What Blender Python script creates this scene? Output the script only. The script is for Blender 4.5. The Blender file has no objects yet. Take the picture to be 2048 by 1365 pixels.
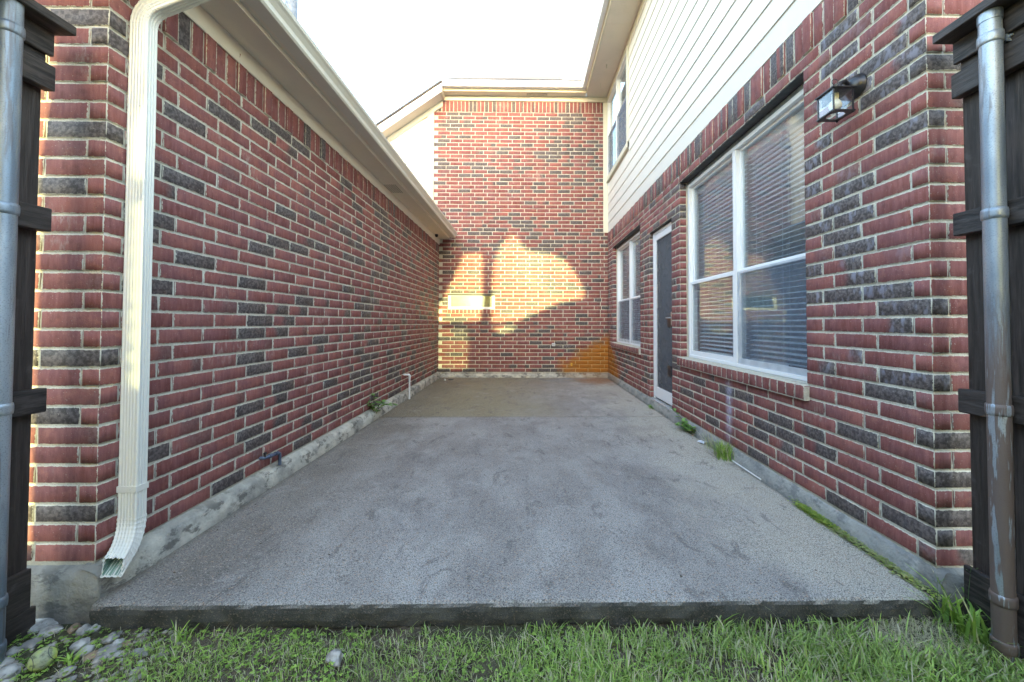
import bpy, math, random
import numpy as np
from mathutils import Vector, Matrix, noise as mnoise

# ------------------------------------------------------------------ camera, sky, sun, exposure
scene = bpy.context.scene
COL = scene.collection
F, CX, CY, PT, YW, RL, HC = 771.17, 1061.59, 629.77, .0212, .0147, -.0024, 1.1051
cr = np.array([math.cos(YW), -math.sin(YW), 0.0]); fw0 = np.array([math.sin(YW), math.cos(YW), 0.0])
cf = fw0 * math.cos(PT) + np.array([0, 0, math.sin(PT)]); cu = -fw0 * math.sin(PT) + np.array([0, 0, math.cos(PT)])
CRt = cr * math.cos(RL) - cu * math.sin(RL); CUp = cr * math.sin(RL) + cu * math.cos(RL)
cam_d = bpy.data.cameras.new('camera'); cam = bpy.data.objects.new('camera', cam_d); COL.objects.link(cam)
cam_d.sensor_width = 36; cam_d.lens = F / 2048 * 36
cam_d.shift_x = (1024 - CX) / 2048; cam_d.shift_y = -(682.5 - CY) / 2048
cam_d.clip_start = .02; cam_d.clip_end = 2000
cam.matrix_world = Matrix(((CRt[0], CUp[0], -cf[0], 0), (CRt[1], CUp[1], -cf[1], 0), (CRt[2], CUp[2], -cf[2], HC), (0, 0, 0, 1)))
scene.camera = cam

SUN_E, SUN_K = math.radians(6.0), -.014          # elevation; sideways drift of the beam per metre
w = bpy.data.worlds.new('World'); scene.world = w; w.use_nodes = True
nt = w.node_tree; sky = nt.nodes.new('ShaderNodeTexSky'); sky.sky_type = 'NISHITA'; sky.sun_disc = False
sky.sun_elevation = SUN_E; sky.air_density = 1.0; sky.dust_density = 1.6; sky.ozone_density = 1.15
sun_dir = Vector((SUN_K, 1, -math.tan(SUN_E))).normalized()      # travel direction
sky.sun_rotation = math.atan2(-sun_dir.x, -sun_dir.y)
bg = nt.nodes['Background']; nt.links.new(sky.outputs[0], bg.inputs[0]); bg.inputs[1].default_value = .15
sd = bpy.data.lights.new('sun', 'SUN'); sd.energy = 2.2; sd.angle = math.radians(.42); sd.color = (1, .84, .56)
so = bpy.data.objects.new('sun', sd); COL.objects.link(so)
so.rotation_mode = 'QUATERNION'; so.rotation_quaternion = sun_dir.to_track_quat('-Z', 'Y'); so.location = (0, -20, 8)
vs = scene.view_settings; vs.view_transform = 'Standard'; vs.look = 'None'; vs.gamma = 1; vs.use_curve_mapping = False
vs.exposure = 4.2
scene.cycles.max_bounces = 8; scene.cycles.transparent_max_bounces = 16; scene.cycles.diffuse_bounces = 5
scene.cycles.use_denoising = True

rnd = random.Random(7); nr = np.random.RandomState(11)
XL, XR, YL, YR, YB, C = -1.7525, 1.69, 1.62, 1.578, 7.84, .0794
ZL, ZR = .117, .100

# ------------------------------------------------------------------ object helpers
WOFF = {}
def setp(o, label=None, cat=None, group=None, kind=None):
    for k, v in (('label', label), ('category', cat), ('group', group), ('kind', kind)):
        if v: o[k] = v
def empty(name, loc, label=None, cat=None, group=None, kind=None):
    o = bpy.data.objects.new(name, None); COL.objects.link(o); o.location = loc; WOFF[o.name] = Vector(loc)
    o.empty_display_size = .1; setp(o, label, cat, group, kind); return o
def put(name, me, parent=None, loc=(0, 0, 0), rz=0, label=None, cat=None, group=None, kind=None):
    o = bpy.data.objects.new(name, me); COL.objects.link(o); wl = Vector(loc)
    o.location = wl - (WOFF[parent.name] if parent else Vector((0, 0, 0))); o.parent = parent
    if rz: o.rotation_euler = (0, 0, rz)
    WOFF[o.name] = wl; setp(o, label, cat, group, kind); return o

class MB:
    def __init__(s): s.v = []; s.f = []; s.sm = []
    def add(s, vs, fs, smooth=False):
        b = len(s.v); s.v.extend([tuple(p) for p in vs]); s.f.extend([tuple(i + b for i in f) for f in fs]); s.sm.extend([smooth] * len(fs))
    def box(s, x0, x1, y0, y1, z0, z1):
        s.add([(x0, y0, z0), (x1, y0, z0), (x1, y1, z0), (x0, y1, z0), (x0, y0, z1), (x1, y0, z1), (x1, y1, z1), (x0, y1, z1)],
              [(3, 2, 1, 0), (4, 5, 6, 7), (0, 1, 5, 4), (1, 2, 6, 5), (2, 3, 7, 6), (3, 0, 4, 7)])
    def rings(s, rings, close=True, caps=(True, True), smooth=True):
        n = len(rings[0]); vs = [p for r in rings for p in r]; fs = []
        for i in range(len(rings) - 1):
            for j in range(n if close else n - 1):
                k = (j + 1) % n; fs.append((i * n + j, i * n + k, (i + 1) * n + k, (i + 1) * n + j))
        s.add(vs, fs, smooth)
        if close and caps[0]: s.add(rings[0], [tuple(reversed(range(n)))])
        if close and caps[1]: s.add(rings[-1], [tuple(range(n))])
    def tube(s, pts, r, n=10, caps=(True, True), smooth=True):
        pts = [Vector(p) for p in pts]; rs = r if isinstance(r, (list, tuple)) else [r] * len(pts); out = []; prev = None
        for i, p in enumerate(pts):
            t = (pts[min(i + 1, len(pts) - 1)] - pts[max(i - 1, 0)]).normalized()
            if prev is None:
                a = Vector((0, 0, 1)) if abs(t.z) < .9 else Vector((1, 0, 0)); prev = t.cross(a).normalized()
            prev = (prev - t * prev.dot(t)).normalized(); q = t.cross(prev)
            out.append([p + (prev * math.cos(2 * math.pi * k / n) + q * math.sin(2 * math.pi * k / n)) * rs[i] for k in range(n)])
        s.rings(out, True, caps, smooth)
    def lathe(s, prof, c, n=20, axis='z', smooth=True):
        out = []
        for r, h in prof:
            ring = []
            for k in range(n):
                a = 2 * math.pi * k / n; x, y = r * math.cos(a), r * math.sin(a)
                ring.append((c[0] + x, c[1] + y, c[2] + h) if axis == 'z' else (c[0] + h, c[1] + x, c[2] + y))
            out.append(ring)
        s.rings(out, True, (True, True), smooth)
    def poly_prism(s, pts, axis, a, b):
        n = len(pts)
        def m(p, t): return (t, p[0], p[1]) if axis == 'x' else (p[0], t, p[1]) if axis == 'y' else (p[0], p[1], t)
        s.add([m(p, a) for p in pts] + [m(p, b) for p in pts], [tuple(reversed(range(n))), tuple(range(n, 2 * n))] + [(i, (i + 1) % n, n + (i + 1) % n, n + i) for i in range(n)])
    def mesh(s, name, mat):
        me = bpy.data.meshes.new(name); me.from_pydata(s.v, [], s.f); me.polygons.foreach_set('use_smooth', s.sm)
        me.materials.append(mat); me.update(); return me
    def obj(s, name, mat, parent=None, **k):
        return put(name, s.mesh(name, mat), parent, **k)

def recalc(o):
    import bmesh
    bm = bmesh.new(); bm.from_mesh(o.data); bmesh.ops.recalc_face_normals(bm, faces=bm.faces[:]); bm.to_mesh(o.data); bm.free(); return o

def bevel(o, wd=.004, seg=2):
    m = o.modifiers.new('bevel', 'BEVEL'); m.width = wd; m.segments = seg; m.limit_method = 'ANGLE'; return o

# ------------------------------------------------------------------ node helper
class NT:
    def __init__(s, name, rough=.6, spec=.5):
        s.m = bpy.data.materials.new(name); s.m.use_nodes = True; s.t = s.m.node_tree
        s.b = s.t.nodes['Principled BSDF']; s.out = s.t.nodes['Material Output']
        s.b.inputs['Roughness'].default_value = rough; s.b.inputs['Specular IOR Level'].default_value = spec
        g = s.t.nodes.new('ShaderNodeNewGeometry'); s.pos = g.outputs['Position']; s.geo = g; s._sep = None
    def L(s, a, b): s.t.links.new(a, b)
    def inp(s, sock, v):
        if isinstance(v, bpy.types.NodeSocket): s.L(v, sock)
        elif isinstance(v, (tuple, list)) and len(v) == 3 and sock.type == 'RGBA': sock.default_value = (*v, 1)
        else: sock.default_value = v
    def xyz(s):
        if not s._sep:
            n = s.t.nodes.new('ShaderNodeSeparateXYZ'); s.L(s.pos, n.inputs[0]); s._sep = n.outputs
        return s._sep
    def sc(s, v, k):
        n = s.t.nodes.new('ShaderNodeVectorMath'); n.operation = 'MULTIPLY'; s.L(v, n.inputs[0]); n.inputs[1].default_value = k; return n.outputs[0]
    def noise(s, scale, detail=3, vec=None, rough=.5, dist=0):
        n = s.t.nodes.new('ShaderNodeTexNoise'); n.inputs['Scale'].default_value = scale; n.inputs['Detail'].default_value = detail
        n.inputs['Roughness'].default_value = rough; n.inputs['Distortion'].default_value = dist; s.L(vec or s.pos, n.inputs['Vector']); return n.outputs['Fac']
    def vor(s, scale, vec=None, feat='F1', out='Distance'):
        n = s.t.nodes.new('ShaderNodeTexVoronoi'); n.feature = feat; n.inputs['Scale'].default_value = scale; s.L(vec or s.pos, n.inputs['Vector']); return n.outputs[out]
    def M(s, op, a, b=0.0, c=None, clamp=False):
        n = s.t.nodes.new('ShaderNodeMath'); n.operation = op; n.use_clamp = clamp; s.inp(n.inputs[0], a); s.inp(n.inputs[1], b)
        if c is not None: s.inp(n.inputs[2], c)
        return n.outputs[0]
    def R(s, v, a, b, lo=0.0, hi=1.0, smooth=True):
        n = s.t.nodes.new('ShaderNodeMapRange'); n.interpolation_type = 'SMOOTHSTEP' if smooth else 'LINEAR'
        for i, q in enumerate((v, a, b, lo, hi)): s.inp(n.inputs[i], q)
        return n.outputs[0]
    def mix(s, f, a, b, mode='MIX'):
        n = s.t.nodes.new('ShaderNodeMix'); n.data_type = 'RGBA'; n.blend_type = mode; s.inp(n.inputs[0], f); s.inp(n.inputs[6], a); s.inp(n.inputs[7], b); return n.outputs[2]
    def attr(s, name):
        n = s.t.nodes.new('ShaderNodeAttribute'); n.attribute_name = name; return n
    def sepc(s, c):
        n = s.t.nodes.new('ShaderNodeSeparateColor'); s.L(c, n.inputs[0]); return n.outputs
    def bump(s, h, strength=.3, dist=.01, nrm=None):
        n = s.t.nodes.new('ShaderNodeBump'); n.inputs['Strength'].default_value = strength; n.inputs['Distance'].default_value = dist; s.L(h, n.inputs['Height'])
        if nrm: s.L(nrm, n.inputs['Normal'])
        return n.outputs[0]
    def fin(s, col, nrm=None, rough=None):
        s.inp(s.b.inputs['Base Color'], col)
        if nrm: s.L(nrm, s.b.inputs['Normal'])
        if rough is not None: s.inp(s.b.inputs['Roughness'], rough)
        return s.m

def rust_mask(k):
    x, y, z = k.xyz()
    a = k.M('MULTIPLY', k.M('SUBTRACT', 1.69, x), 1.25); a2 = k.M('MULTIPLY', k.M('SUBTRACT', YB, y), 1.35)
    b = k.M('MULTIPLY', k.M('MAXIMUM', k.M('SUBTRACT', z, .35), 0), 2.2)
    d = k.M('ADD', k.M('ADD', k.M('MAXIMUM', a, 0), k.M('MAXIMUM', a2, 0)), b)
    d = k.M('ADD', d, k.M('ADD', k.M('MULTIPLY', k.M('SUBTRACT', k.noise(3.2, 4), .5), 1.3), k.M('MULTIPLY', k.M('SUBTRACT', k.noise(26, 4), .5), .35)))
    return k.R(d, 1.38, .72)

def m_brick():
    k = NT('brick_clay', .82, .3); e = k.attr('edge'); t = k.attr('tone'); es = k.sepc(e.outputs['Color']); ts = k.sepc(t.outputs['Color'])
    x, y, z = k.xyz()
    ed = k.M('MINIMUM', k.M('MINIMUM', es[0], es[1]), k.M('MINIMUM', es[2], e.outputs['Alpha']))
    un = k.M('DIVIDE', es[0], k.M('ADD', k.M('ADD', es[0], es[1]), .0001))
    red = k.mix(ts[1], (.165, .050, .046), (.290, .105, .088))
    red = k.mix(k.R(k.noise(9, 3), .35, .7), red, (.20, .078, .080))
    red = k.mix(k.R(k.noise(22, 4, None, .65), .50, .70, 0, .5), red, (.115, .042, .042)); red = k.mix(k.R(k.noise(17, 4, None, .6), .56, .72, 0, .45), red, (.36, .15, .11))
    streak = k.noise(60, 3, k.sc(k.pos, (1, 1, .16)), .65)
    red = k.mix(k.R(streak, .35, .7, 0, .42), red, (.34, .145, .13))
    fl = k.R(k.M('ADD', k.M('ADD', un, k.M('MULTIPLY', k.M('SUBTRACT', k.noise(11, 3), .5), .6)), k.M('MULTIPLY', ts[2], 1.0)), .62, .95)
    dk = k.M('MULTIPLY', ts[0], fl)
    dark = k.mix(k.R(k.noise(70, 3), .35, .68), (.060, .048, .047), (.155, .127, .124))
    dark = k.mix(k.M('MULTIPLY', t.outputs['Alpha'], k.R(k.noise(26, 3, k.sc(k.pos, (1, 1, .5))), .5, .66)), dark, (.20, .19, .23))  # sky reflection on dark bricks painted in as pale lilac blotches
    col = k.mix(dk, red, dark)
    pits = k.R(k.vor(210), .10, .26, 1, 0); pits = k.M('MULTIPLY', pits, k.R(k.noise(30, 2), .42, .6))
    col = k.mix(k.M('MULTIPLY', pits, .6), col, (.03, .014, .012))
    spk = k.R(k.noise(160, 1), .71, .76); col = k.mix(k.M('MULTIPLY', spk, .35), col, (.52, .47, .42))
    eff = k.M('MULTIPLY', k.R(k.noise(3.0, 4, None, .62), .56, .74), k.R(k.noise(45, 4, k.sc(k.pos, (1, 1, .35)), .7), .46, .66))
    col = k.mix(k.M('MULTIPLY', eff, .5), col, (.46, .40, .37))
    # mortar smears along the edges
    sm = k.M('ADD', ed, k.M('MULTIPLY', k.M('SUBTRACT', k.noise(48, 4, None, .7), .58), .013))
    col = k.mix(k.R(sm, .0020, .0002), col, (.52, .485, .40))
    # one pale wash streak below the sill, rust run-off in the far corner
    sw = k.M('ABSOLUTE', k.M('SUBTRACT', y, k.M('ADD', 3.19, k.M('MULTIPLY', k.M('SUBTRACT', k.noise(5, 2), .5), .06))))
    stk = k.M('MULTIPLY', k.M('MULTIPLY', k.R(sw, .075, .0), k.R(z, .70, .5)), k.M('MULTIPLY', k.R(x, 1.6, 1.65), k.R(z, .1, .35, .35, 1)))
    col = k.mix(k.M('MULTIPLY', stk, k.R(k.noise(40, 3), .3, .6, .35, .8)), col, (.42, .42, .55))
    col = k.mix(k.M('MULTIPLY', rust_mask(k), .88), col, (.40, .145, .012))
    h = k.M('ADD', k.M('MULTIPLY', streak, .6), k.M('ADD', k.M('MULTIPLY', k.noise(220, 2), .4), k.M('MULTIPLY', pits, -.5)))
    return k.fin(col, k.bump(h, .55, .004), k.R(dk, 0, 1, .86, .62, False))

def m_mortar():
    k = NT('mortar', .95, .2); n = k.noise(120, 3)
    col = k.mix(k.R(k.noise(4, 3), .3, .7), (.50, .47, .385), (.62, .58, .49)); col = k.mix(k.R(n, .3, .7, 0, .4), col, (.38, .35, .30))
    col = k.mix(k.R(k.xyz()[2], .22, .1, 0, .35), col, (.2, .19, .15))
    col = k.mix(k.M('MULTIPLY', rust_mask(k), .8), col, (.50, .27, .05))
    return k.fin(col, k.bump(k.M('ADD', n, k.noise(35, 3)), .7, .006))

def m_slab():
    k = NT('patio_concrete', .88, .3); x, y, z = k.xyz()
    base = k.mix(k.R(k.noise(1.3, 6, None, .68), .34, .66), (.305, .28, .26), (.43, .405, .38))
    base = k.mix(k.M('MULTIPLY', k.R(k.noise(2.6, 5, k.sc(k.pos, (1, .55, 1)), .62), .44, .60), .7), base, (.52, .50, .475))
    dkp = k.M('MULTIPLY', k.R(k.noise(1.9, 4, k.sc(k.pos, (1, .6, 1)), .6, .5),   .5, .62), .40); base = k.mix(dkp, base, (.185, .165, .16))
    # middle is darker, brown along the left, green-brown beyond the joint
    mid = k.M('MULTIPLY', k.R(k.M('ABSOLUTE', k.M('ADD', x, .15)), 1.45, .2), k.R(y, 1.6, 2.4)); base = k.mix(k.M('MULTIPLY', mid, .30), base, (.27, .262, .27))
    far = k.M('MULTIPLY', k.R(y, 4.50, 4.62), k.R(k.M('ADD', x, k.M('MULTIPLY', k.noise(1.1, 3), 1.6)), 1.9, .1)); base = k.mix(k.M('MULTIPLY', far, .72), base, (.32, .265, .12))
    lf = k.R(k.M('ADD', x, k.M('MULTIPLY', k.noise(2, 3), .6)), -.55, -1.3); base = k.mix(k.M('MULTIPLY', lf, .55), base, (.17, .145, .11))
    lt = k.R(k.M('ADD', x, k.M('MULTIPLY', k.noise(2.4, 4), 1.0)), 1.35, 2.0); base = k.mix(k.M('MULTIPLY', lt, .85), base, (.62, .57, .48))
    fr = k.R(k.M('SUBTRACT', y, k.M('MULTIPLY', k.noise(3, 3), .25)), 1.60, 1.42); base = k.mix(k.M('MULTIPLY', fr, .35), base, (.36, .355, .345))
    far2 = k.R(y, 6.6, 7.5); base = k.mix(k.M('MULTIPLY', k.M('MULTIPLY', far2, k.R(k.noise(2.2, 4), .4, .6)), .7), base, (.36, .29, .18))
    stn = k.R(k.noise(7, 6, k.sc(k.pos, (1, .5, 1)), .75, .8), .56, .63); base = k.mix(k.M('MULTIPLY', stn, .5), base, (.11, .10, .10))
    lst = k.R(k.noise(5, 6, k.sc(k.pos, (.7, 1, 1)), .7, .5), .58, .66); base = k.mix(k.M('MULTIPLY', lst, .4), base, (.50, .485, .46))
    # rust bloom
    rd = k.M('SQRT', k.M('ADD', k.M('POWER', k.M('SUBTRACT', x, 1.42), 2), k.M('POWER', k.M('MULTIPLY', k.M('SUBTRACT', y, 7.45), .8), 2)))
    rs = k.R(k.M('ADD', rd, k.M('MULTIPLY', k.M('SUBTRACT', k.noise(5, 4), .5), .6)), .62, .10); base = k.mix(k.M('MULTIPLY', rs, .85), base, (.38, .15, .04))
    g = k.noise(210, 2, None, .7); base = k.mix(k.R(g, .42, .62, 0, .75), base, (.085, .08, .08))
    v = k.attr('x'); ag = k.vor(210, None, 'F1', 'Color'); ac = k.sepc(ag); base = k.mix(k.M('MULTIPLY', k.R(ac[0], .86, .92), .7), base, k.mix(ac[1], (.48, .45, .42), (.40, .24, .14)))
    base = k.mix(k.M('MULTIPLY', k.R(ac[2], .1, .05), .6), base, (.05, .05, .05))
    jt = k.R(k.M('ABSOLUTE', k.M('SUBTRACT', y, k.M('ADD', 4.556, k.M('MULTIPLY', k.noise(9, 2), .006)))), .016, .004); base = k.mix(k.M('MULTIPLY', jt, .4), base, (.09, .08, .065))
    dl = k.M('MAXIMUM', k.R(k.M('ADD', x, k.M('MULTIPLY', k.noise(9, 4), .07)), -1.60, -1.67), k.R(k.M('SUBTRACT', x, k.M('MULTIPLY', k.noise(9, 4), .05)), 1.60, 1.645)); base = k.mix(k.M('MULTIPLY', dl, .6), base, (.12, .105, .08))
    # weathered vertical edge: dark algae film
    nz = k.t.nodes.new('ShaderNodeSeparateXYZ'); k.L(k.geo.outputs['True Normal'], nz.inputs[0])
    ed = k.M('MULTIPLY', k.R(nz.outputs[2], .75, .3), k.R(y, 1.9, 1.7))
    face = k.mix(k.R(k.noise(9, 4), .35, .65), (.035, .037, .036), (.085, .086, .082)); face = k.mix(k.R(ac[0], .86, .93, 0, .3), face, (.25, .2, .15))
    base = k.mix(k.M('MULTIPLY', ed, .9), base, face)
    h = k.M('ADD', k.noise(200, 3, None, .7), k.M('MULTIPLY', k.vor(210), .5))
    return k.fin(base, k.bump(h, .6, .005))

def m_footing():
    k = NT('footing_concrete', .9, .3); x, y, z = k.xyz()
    c = k.mix(k.R(k.noise(5, 5, None, .65), .35, .65), (.30, .29, .26), (.58, .55, .47))
    c = k.mix(k.M('MULTIPLY', k.R(k.noise(7, 5, k.sc(k.pos, (1, 1, 2)), .75), .50, .60), .8), c, (.11, .105, .095))
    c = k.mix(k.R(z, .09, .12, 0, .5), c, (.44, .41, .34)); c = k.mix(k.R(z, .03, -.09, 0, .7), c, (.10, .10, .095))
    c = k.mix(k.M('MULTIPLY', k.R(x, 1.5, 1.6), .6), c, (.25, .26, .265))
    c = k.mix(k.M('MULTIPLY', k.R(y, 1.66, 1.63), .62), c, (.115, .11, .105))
    c = k.mix(k.M('MULTIPLY', rust_mask(k), .5), c, (.3, .17, .07))
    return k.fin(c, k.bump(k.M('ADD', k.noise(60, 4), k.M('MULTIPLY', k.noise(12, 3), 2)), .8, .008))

def m_paint(name, col, dirt=.25, rough=.5, dcol=(.45, .42, .34)):
    k = NT(name, rough, .4)
    c = k.mix(k.M('MULTIPLY', k.R(k.noise(4, 5, k.sc(k.pos, (1, 1, .4)), .65), .5, .75), dirt), col, dcol); c = k.mix(k.M('MULTIPLY', k.R(k.noise(45, 3), .55, .75), dirt * .5), c, dcol)
    return k.fin(c, k.bump(k.noise(90, 2), .12, .002), None)

def m_wood():
    k = NT('stained_wood', .62, .5)
    g = k.noise(55, 4, k.sc(k.pos, (1, .12, 1)), .7); gv = k.noise(60, 4, k.sc(k.pos, (1, 1, .06)), .7)
    at = k.attr('grain'); f = k.mix(at.outputs['Fac'], g, gv); fs = k.sepc(f)[0]
    oi = k.t.nodes.new('ShaderNodeObjectInfo')
    c = k.mix(k.R(fs, .35, .68), (.014, .011, .010), (.075, .058, .052)); c = k.mix(k.R(oi.outputs['Random'], 0, 1, 0, .4), c, (.060, .044, .036))
    c = k.mix(k.M('MULTIPLY', k.R(k.noise(22, 4), .6, .75), .4), c, (.13, .115, .11))
    return k.fin(c, k.bump(fs, .8, .006))

def m_galv():
    k = NT('galvanized_steel', .42, .6); k.b.inputs['Metallic'].default_value = .55; x, y, z = k.xyz()
    c = k.mix(k.R(k.noise(7, 4, k.sc(k.pos, (1, 1, .3))), .35, .65), (.20, .24, .29), (.42, .46, .51)); c = k.mix(k.R(k.noise(240, 2), .5, .7, 0, .5), c, (.16, .17, .19))
    dr = k.noise(34, 4, k.sc(k.pos, (1, 1, .09)), .6, .3); side = k.M('GREATER_THAN', x, 0)
    lo = k.R(k.M('ADD', z, k.M('MULTIPLY', dr, 1.3)), 1.95, 1.55); lo = k.M('MULTIPLY', lo, side)
    br = k.M('MAXIMUM', k.M('MULTIPLY', lo, k.R(dr, .42, .47)), k.M('MULTIPLY', k.R(dr, .56, .66), .5))
    c = k.mix(k.M('MULTIPLY', br, .9), c, (.115, .070, .050))
    k.inp(k.b.inputs['Metallic'], k.R(br, 0, 1, .55, .05)); return k.fin(c, k.bump(k.M('ADD', br, k.M('MULTIPLY', k.noise(200, 2), .3)), .3, .003), k.R(br, 0, 1, .42, .6))

def m_plain(name, col, rough=.5, metal=0, spec=.5, var=.15, sc=30):
    k = NT(name, rough, spec); k.b.inputs['Metallic'].default_value = metal
    c2 = tuple(min(1, q * (1 + var) + .01) for q in col); c1 = tuple(q * (1 - var) for q in col)
    return k.fin(k.mix(k.R(k.noise(sc, 3), .35, .65), c1, c2), k.bump(k.noise(sc * 4, 2), .15, .002))

def m_glass(name, tint=(.92, .95, .95), boost=1.0, rough=.0):
    m = bpy.data.materials.new(name); m.use_nodes = True; t = m.node_tree; t.nodes.remove(t.nodes['Principled BSDF']); out = t.nodes['Material Output']
    tr = t.nodes.new('ShaderNodeBsdfTransparent'); tr.inputs[0].default_value = (*tint, 1); gl = t.nodes.new('ShaderNodeBsdfGlossy'); gl.inputs['Roughness'].default_value = rough
    gl.inputs[0].default_value = (.97, .98, 1, 1)
    fr = t.nodes.new('ShaderNodeFresnel'); io = t.nodes.new('ShaderNodeMapRange'); gg = t.nodes.new('ShaderNodeNewGeometry'); t.links.new(gg.outputs['Backfacing'], io.inputs[0]); io.inputs[3].default_value = 1.52; io.inputs[4].default_value = 1 / 1.52; t.links.new(io.outputs[0], fr.inputs[0]); mu = t.nodes.new('ShaderNodeMath'); mu.operation = 'MULTIPLY'; mu.use_clamp = True; mu.inputs[1].default_value = 1.0 * boost
    t.links.new(fr.outputs[0], mu.inputs[0]); mx = t.nodes.new('ShaderNodeMixShader'); t.links.new(mu.outputs[0], mx.inputs[0]); t.links.new(tr.outputs[0], mx.inputs[1]); t.links.new(gl.outputs[0], mx.inputs[2])
    n = t.nodes.new('ShaderNodeTexNoise'); n.inputs['Scale'].default_value = 1.4; b = t.nodes.new('ShaderNodeBump'); b.inputs['Strength'].default_value = .12; b.inputs['Distance'].default_value = .02
    g = t.nodes.new('ShaderNodeNewGeometry'); t.links.new(g.outputs['Position'], n.inputs['Vector']); t.links.new(n.outputs[0], b.inputs['Height']); t.links.new(b.outputs[0], gl.inputs['Normal'])
    if name == 'window_glass':      # pale blue veil mixed into the panes to lighten the dim blinds
        df = t.nodes.new('ShaderNodeBsdfDiffuse'); df.inputs[0].default_value = (.50, .60, .74, 1); m2 = t.nodes.new('ShaderNodeMixShader'); m2.inputs[0].default_value = .055
        t.links.new(mx.outputs[0], m2.inputs[1]); t.links.new(df.outputs[0], m2.inputs[2]); mx = m2
    t.links.new(mx.outputs[0], out.inputs[0]); return m

def m_screen(name, dens, col):
    m = bpy.data.materials.new(name); m.use_nodes = True; t = m.node_tree; t.nodes.remove(t.nodes['Principled BSDF']); out = t.nodes['Material Output']
    tr = t.nodes.new('ShaderNodeBsdfTransparent'); df = t.nodes.new('ShaderNodeBsdfDiffuse'); mx = t.nodes.new('ShaderNodeMixShader')
    n = t.nodes.new('ShaderNodeTexNoise'); n.inputs['Scale'].default_value = 9; n.inputs['Detail'].default_value = 5; g = t.nodes.new('ShaderNodeNewGeometry'); t.links.new(g.outputs['Position'], n.inputs['Vector'])
    r = t.nodes.new('ShaderNodeMapRange'); t.links.new(n.outputs[0], r.inputs[0]); r.inputs[1].default_value = .35; r.inputs[2].default_value = .75; r.inputs[3].default_value = dens - .06; r.inputs[4].default_value = dens + .12
    df.inputs[0].default_value = (*col, 1); t.links.new(r.outputs[0], mx.inputs[0]); t.links.new(tr.outputs[0], mx.inputs[1]); t.links.new(df.outputs[0], mx.inputs[2]); t.links.new(mx.outputs[0], out.inputs[0]); return m

def m_leaf(name, c1, c2, dry=(.62, .55, .40)):
    k = NT(name, .55, .4); a = k.attr('tone'); s = k.sepc(a.outputs['Color'])
    c = k.mix(s[0], c1, c2); c = k.mix(s[1], c, dry); c = k.mix(k.R(k.noise(3, 3), .4, .65, 0, .25), c, (.10, .13, .05))
    k.inp(k.b.inputs['Base Color'], c)
    tl = k.t.nodes.new('ShaderNodeBsdfTranslucent'); k.inp(tl.inputs[0], c); mx = k.t.nodes.new('ShaderNodeMixShader'); mx.inputs[0].default_value = .3
    k.L(k.b.outputs[0], mx.inputs[1]); k.L(tl.outputs[0], mx.inputs[2]); k.L(mx.outputs[0], k.out.inputs[0]); return k.m

def m_soil():
    k = NT('soil', .95, .2); c = k.mix(k.R(k.noise(14, 5), .35, .65), (.055, .042, .030), (.15, .12, .085)); c = k.mix(k.R(k.noise(120, 3), .5, .7, 0, .6), c, (.22, .19, .14))
    c = k.mix(k.R(k.noise(1.2, 3), .45, .6, 0, .5), c, (.05, .07, .028)); return k.fin(c, k.bump(k.M('ADD', k.noise(40, 4), k.noise(150, 2)), .9, .015))

def m_shingle():
    k = NT('asphalt_shingle', .95, .2); return k.fin(k.mix(k.R(k.noise(60, 4), .35, .65), (.045, .045, .05), (.13, .125, .12)), k.bump(k.noise(200, 2), .5, .004))

def m_stone(name, c1, c2):
    k = NT(name, .85, .3); oi = k.t.nodes.new('ShaderNodeObjectInfo')
    c = k.mix(k.R(k.noise(30, 4), .35, .65), c1, c2); c = k.mix(k.R(oi.outputs['Random'], 0, 1, 0, .25), c, (.26, .20, .14)); c = k.mix(k.R(k.noise(90, 3), .6, .72, 0, .5), c, (.12, .11, .09))
    return k.fin(c, k.bump(k.noise(70, 4), .6, .006))

B_BRICK, B_MORT, B_SLAB, B_FOOT = m_brick(), m_mortar(), m_slab(), m_footing()
P_CREAM = m_paint('cream_paint', (.66, .62, .50), .35); P_SIDE = m_paint('siding_paint', (.74, .69, .615), .12, .55, (.60, .57, .48)); P_SOFF = m_paint('soffit_paint', (.72, .66, .56), .15, .7)
P_GUT = m_paint('gutter_enamel', (.68, .66, .58), .2, .35); P_VINYL = m_paint('white_vinyl', (.80, .80, .80), .12, .4, (.55, .55, .52)); P_DOWN = m_paint('downspout_enamel', (.74, .72, .66), .22, .32)
WOOD, GALV = m_wood(), m_galv(); BLACK = m_plain('black_enamel', (.022, .022, .028), .32, .3, .6); DARKST = m_plain('dark_lintel_steel', (.035, .032, .032), .6)
GLASS = m_glass('window_glass'); GLASS2 = m_glass('lantern_glass', (.97, .98, .98), .9); FROST = m_plain('frosted_window_glass', (.035, .068, .052), .25, 0, .6, .12, 9)
SCREEN = m_screen('insect_screen', .28, (.19, .23, .30)); SCREEND = m_screen('door_screen', .72, (.13, .13, .14)); SCREENU = m_screen('upper_screen', .55, (.17, .20, .27))
BLIND = m_plain('blind_white', (.86, .88, .90), .5, 0, .4, .04)
_t = BLIND.node_tree; _tl = _t.nodes.new('ShaderNodeBsdfTranslucent'); _tl.inputs[0].default_value = (.86, .90, .95, 1); _mx = _t.nodes.new('ShaderNodeMixShader'); _mx.inputs[0].default_value = .5
_t.links.new(_t.nodes['Principled BSDF'].outputs[0], _mx.inputs[1]); _t.links.new(_tl.outputs[0], _mx.inputs[2]); _t.links.new(_mx.outputs[0], _t.nodes['Material Output'].inputs[0]); CURT = m_plain('curtain_cloth', (.60, .60, .57), .9, 0, .2, .05)
ROOM = m_plain('interior_plaster', (.62, .60, .56), .9, 0, .2, .08); SHING, SOIL = m_shingle(), m_soil()
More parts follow.
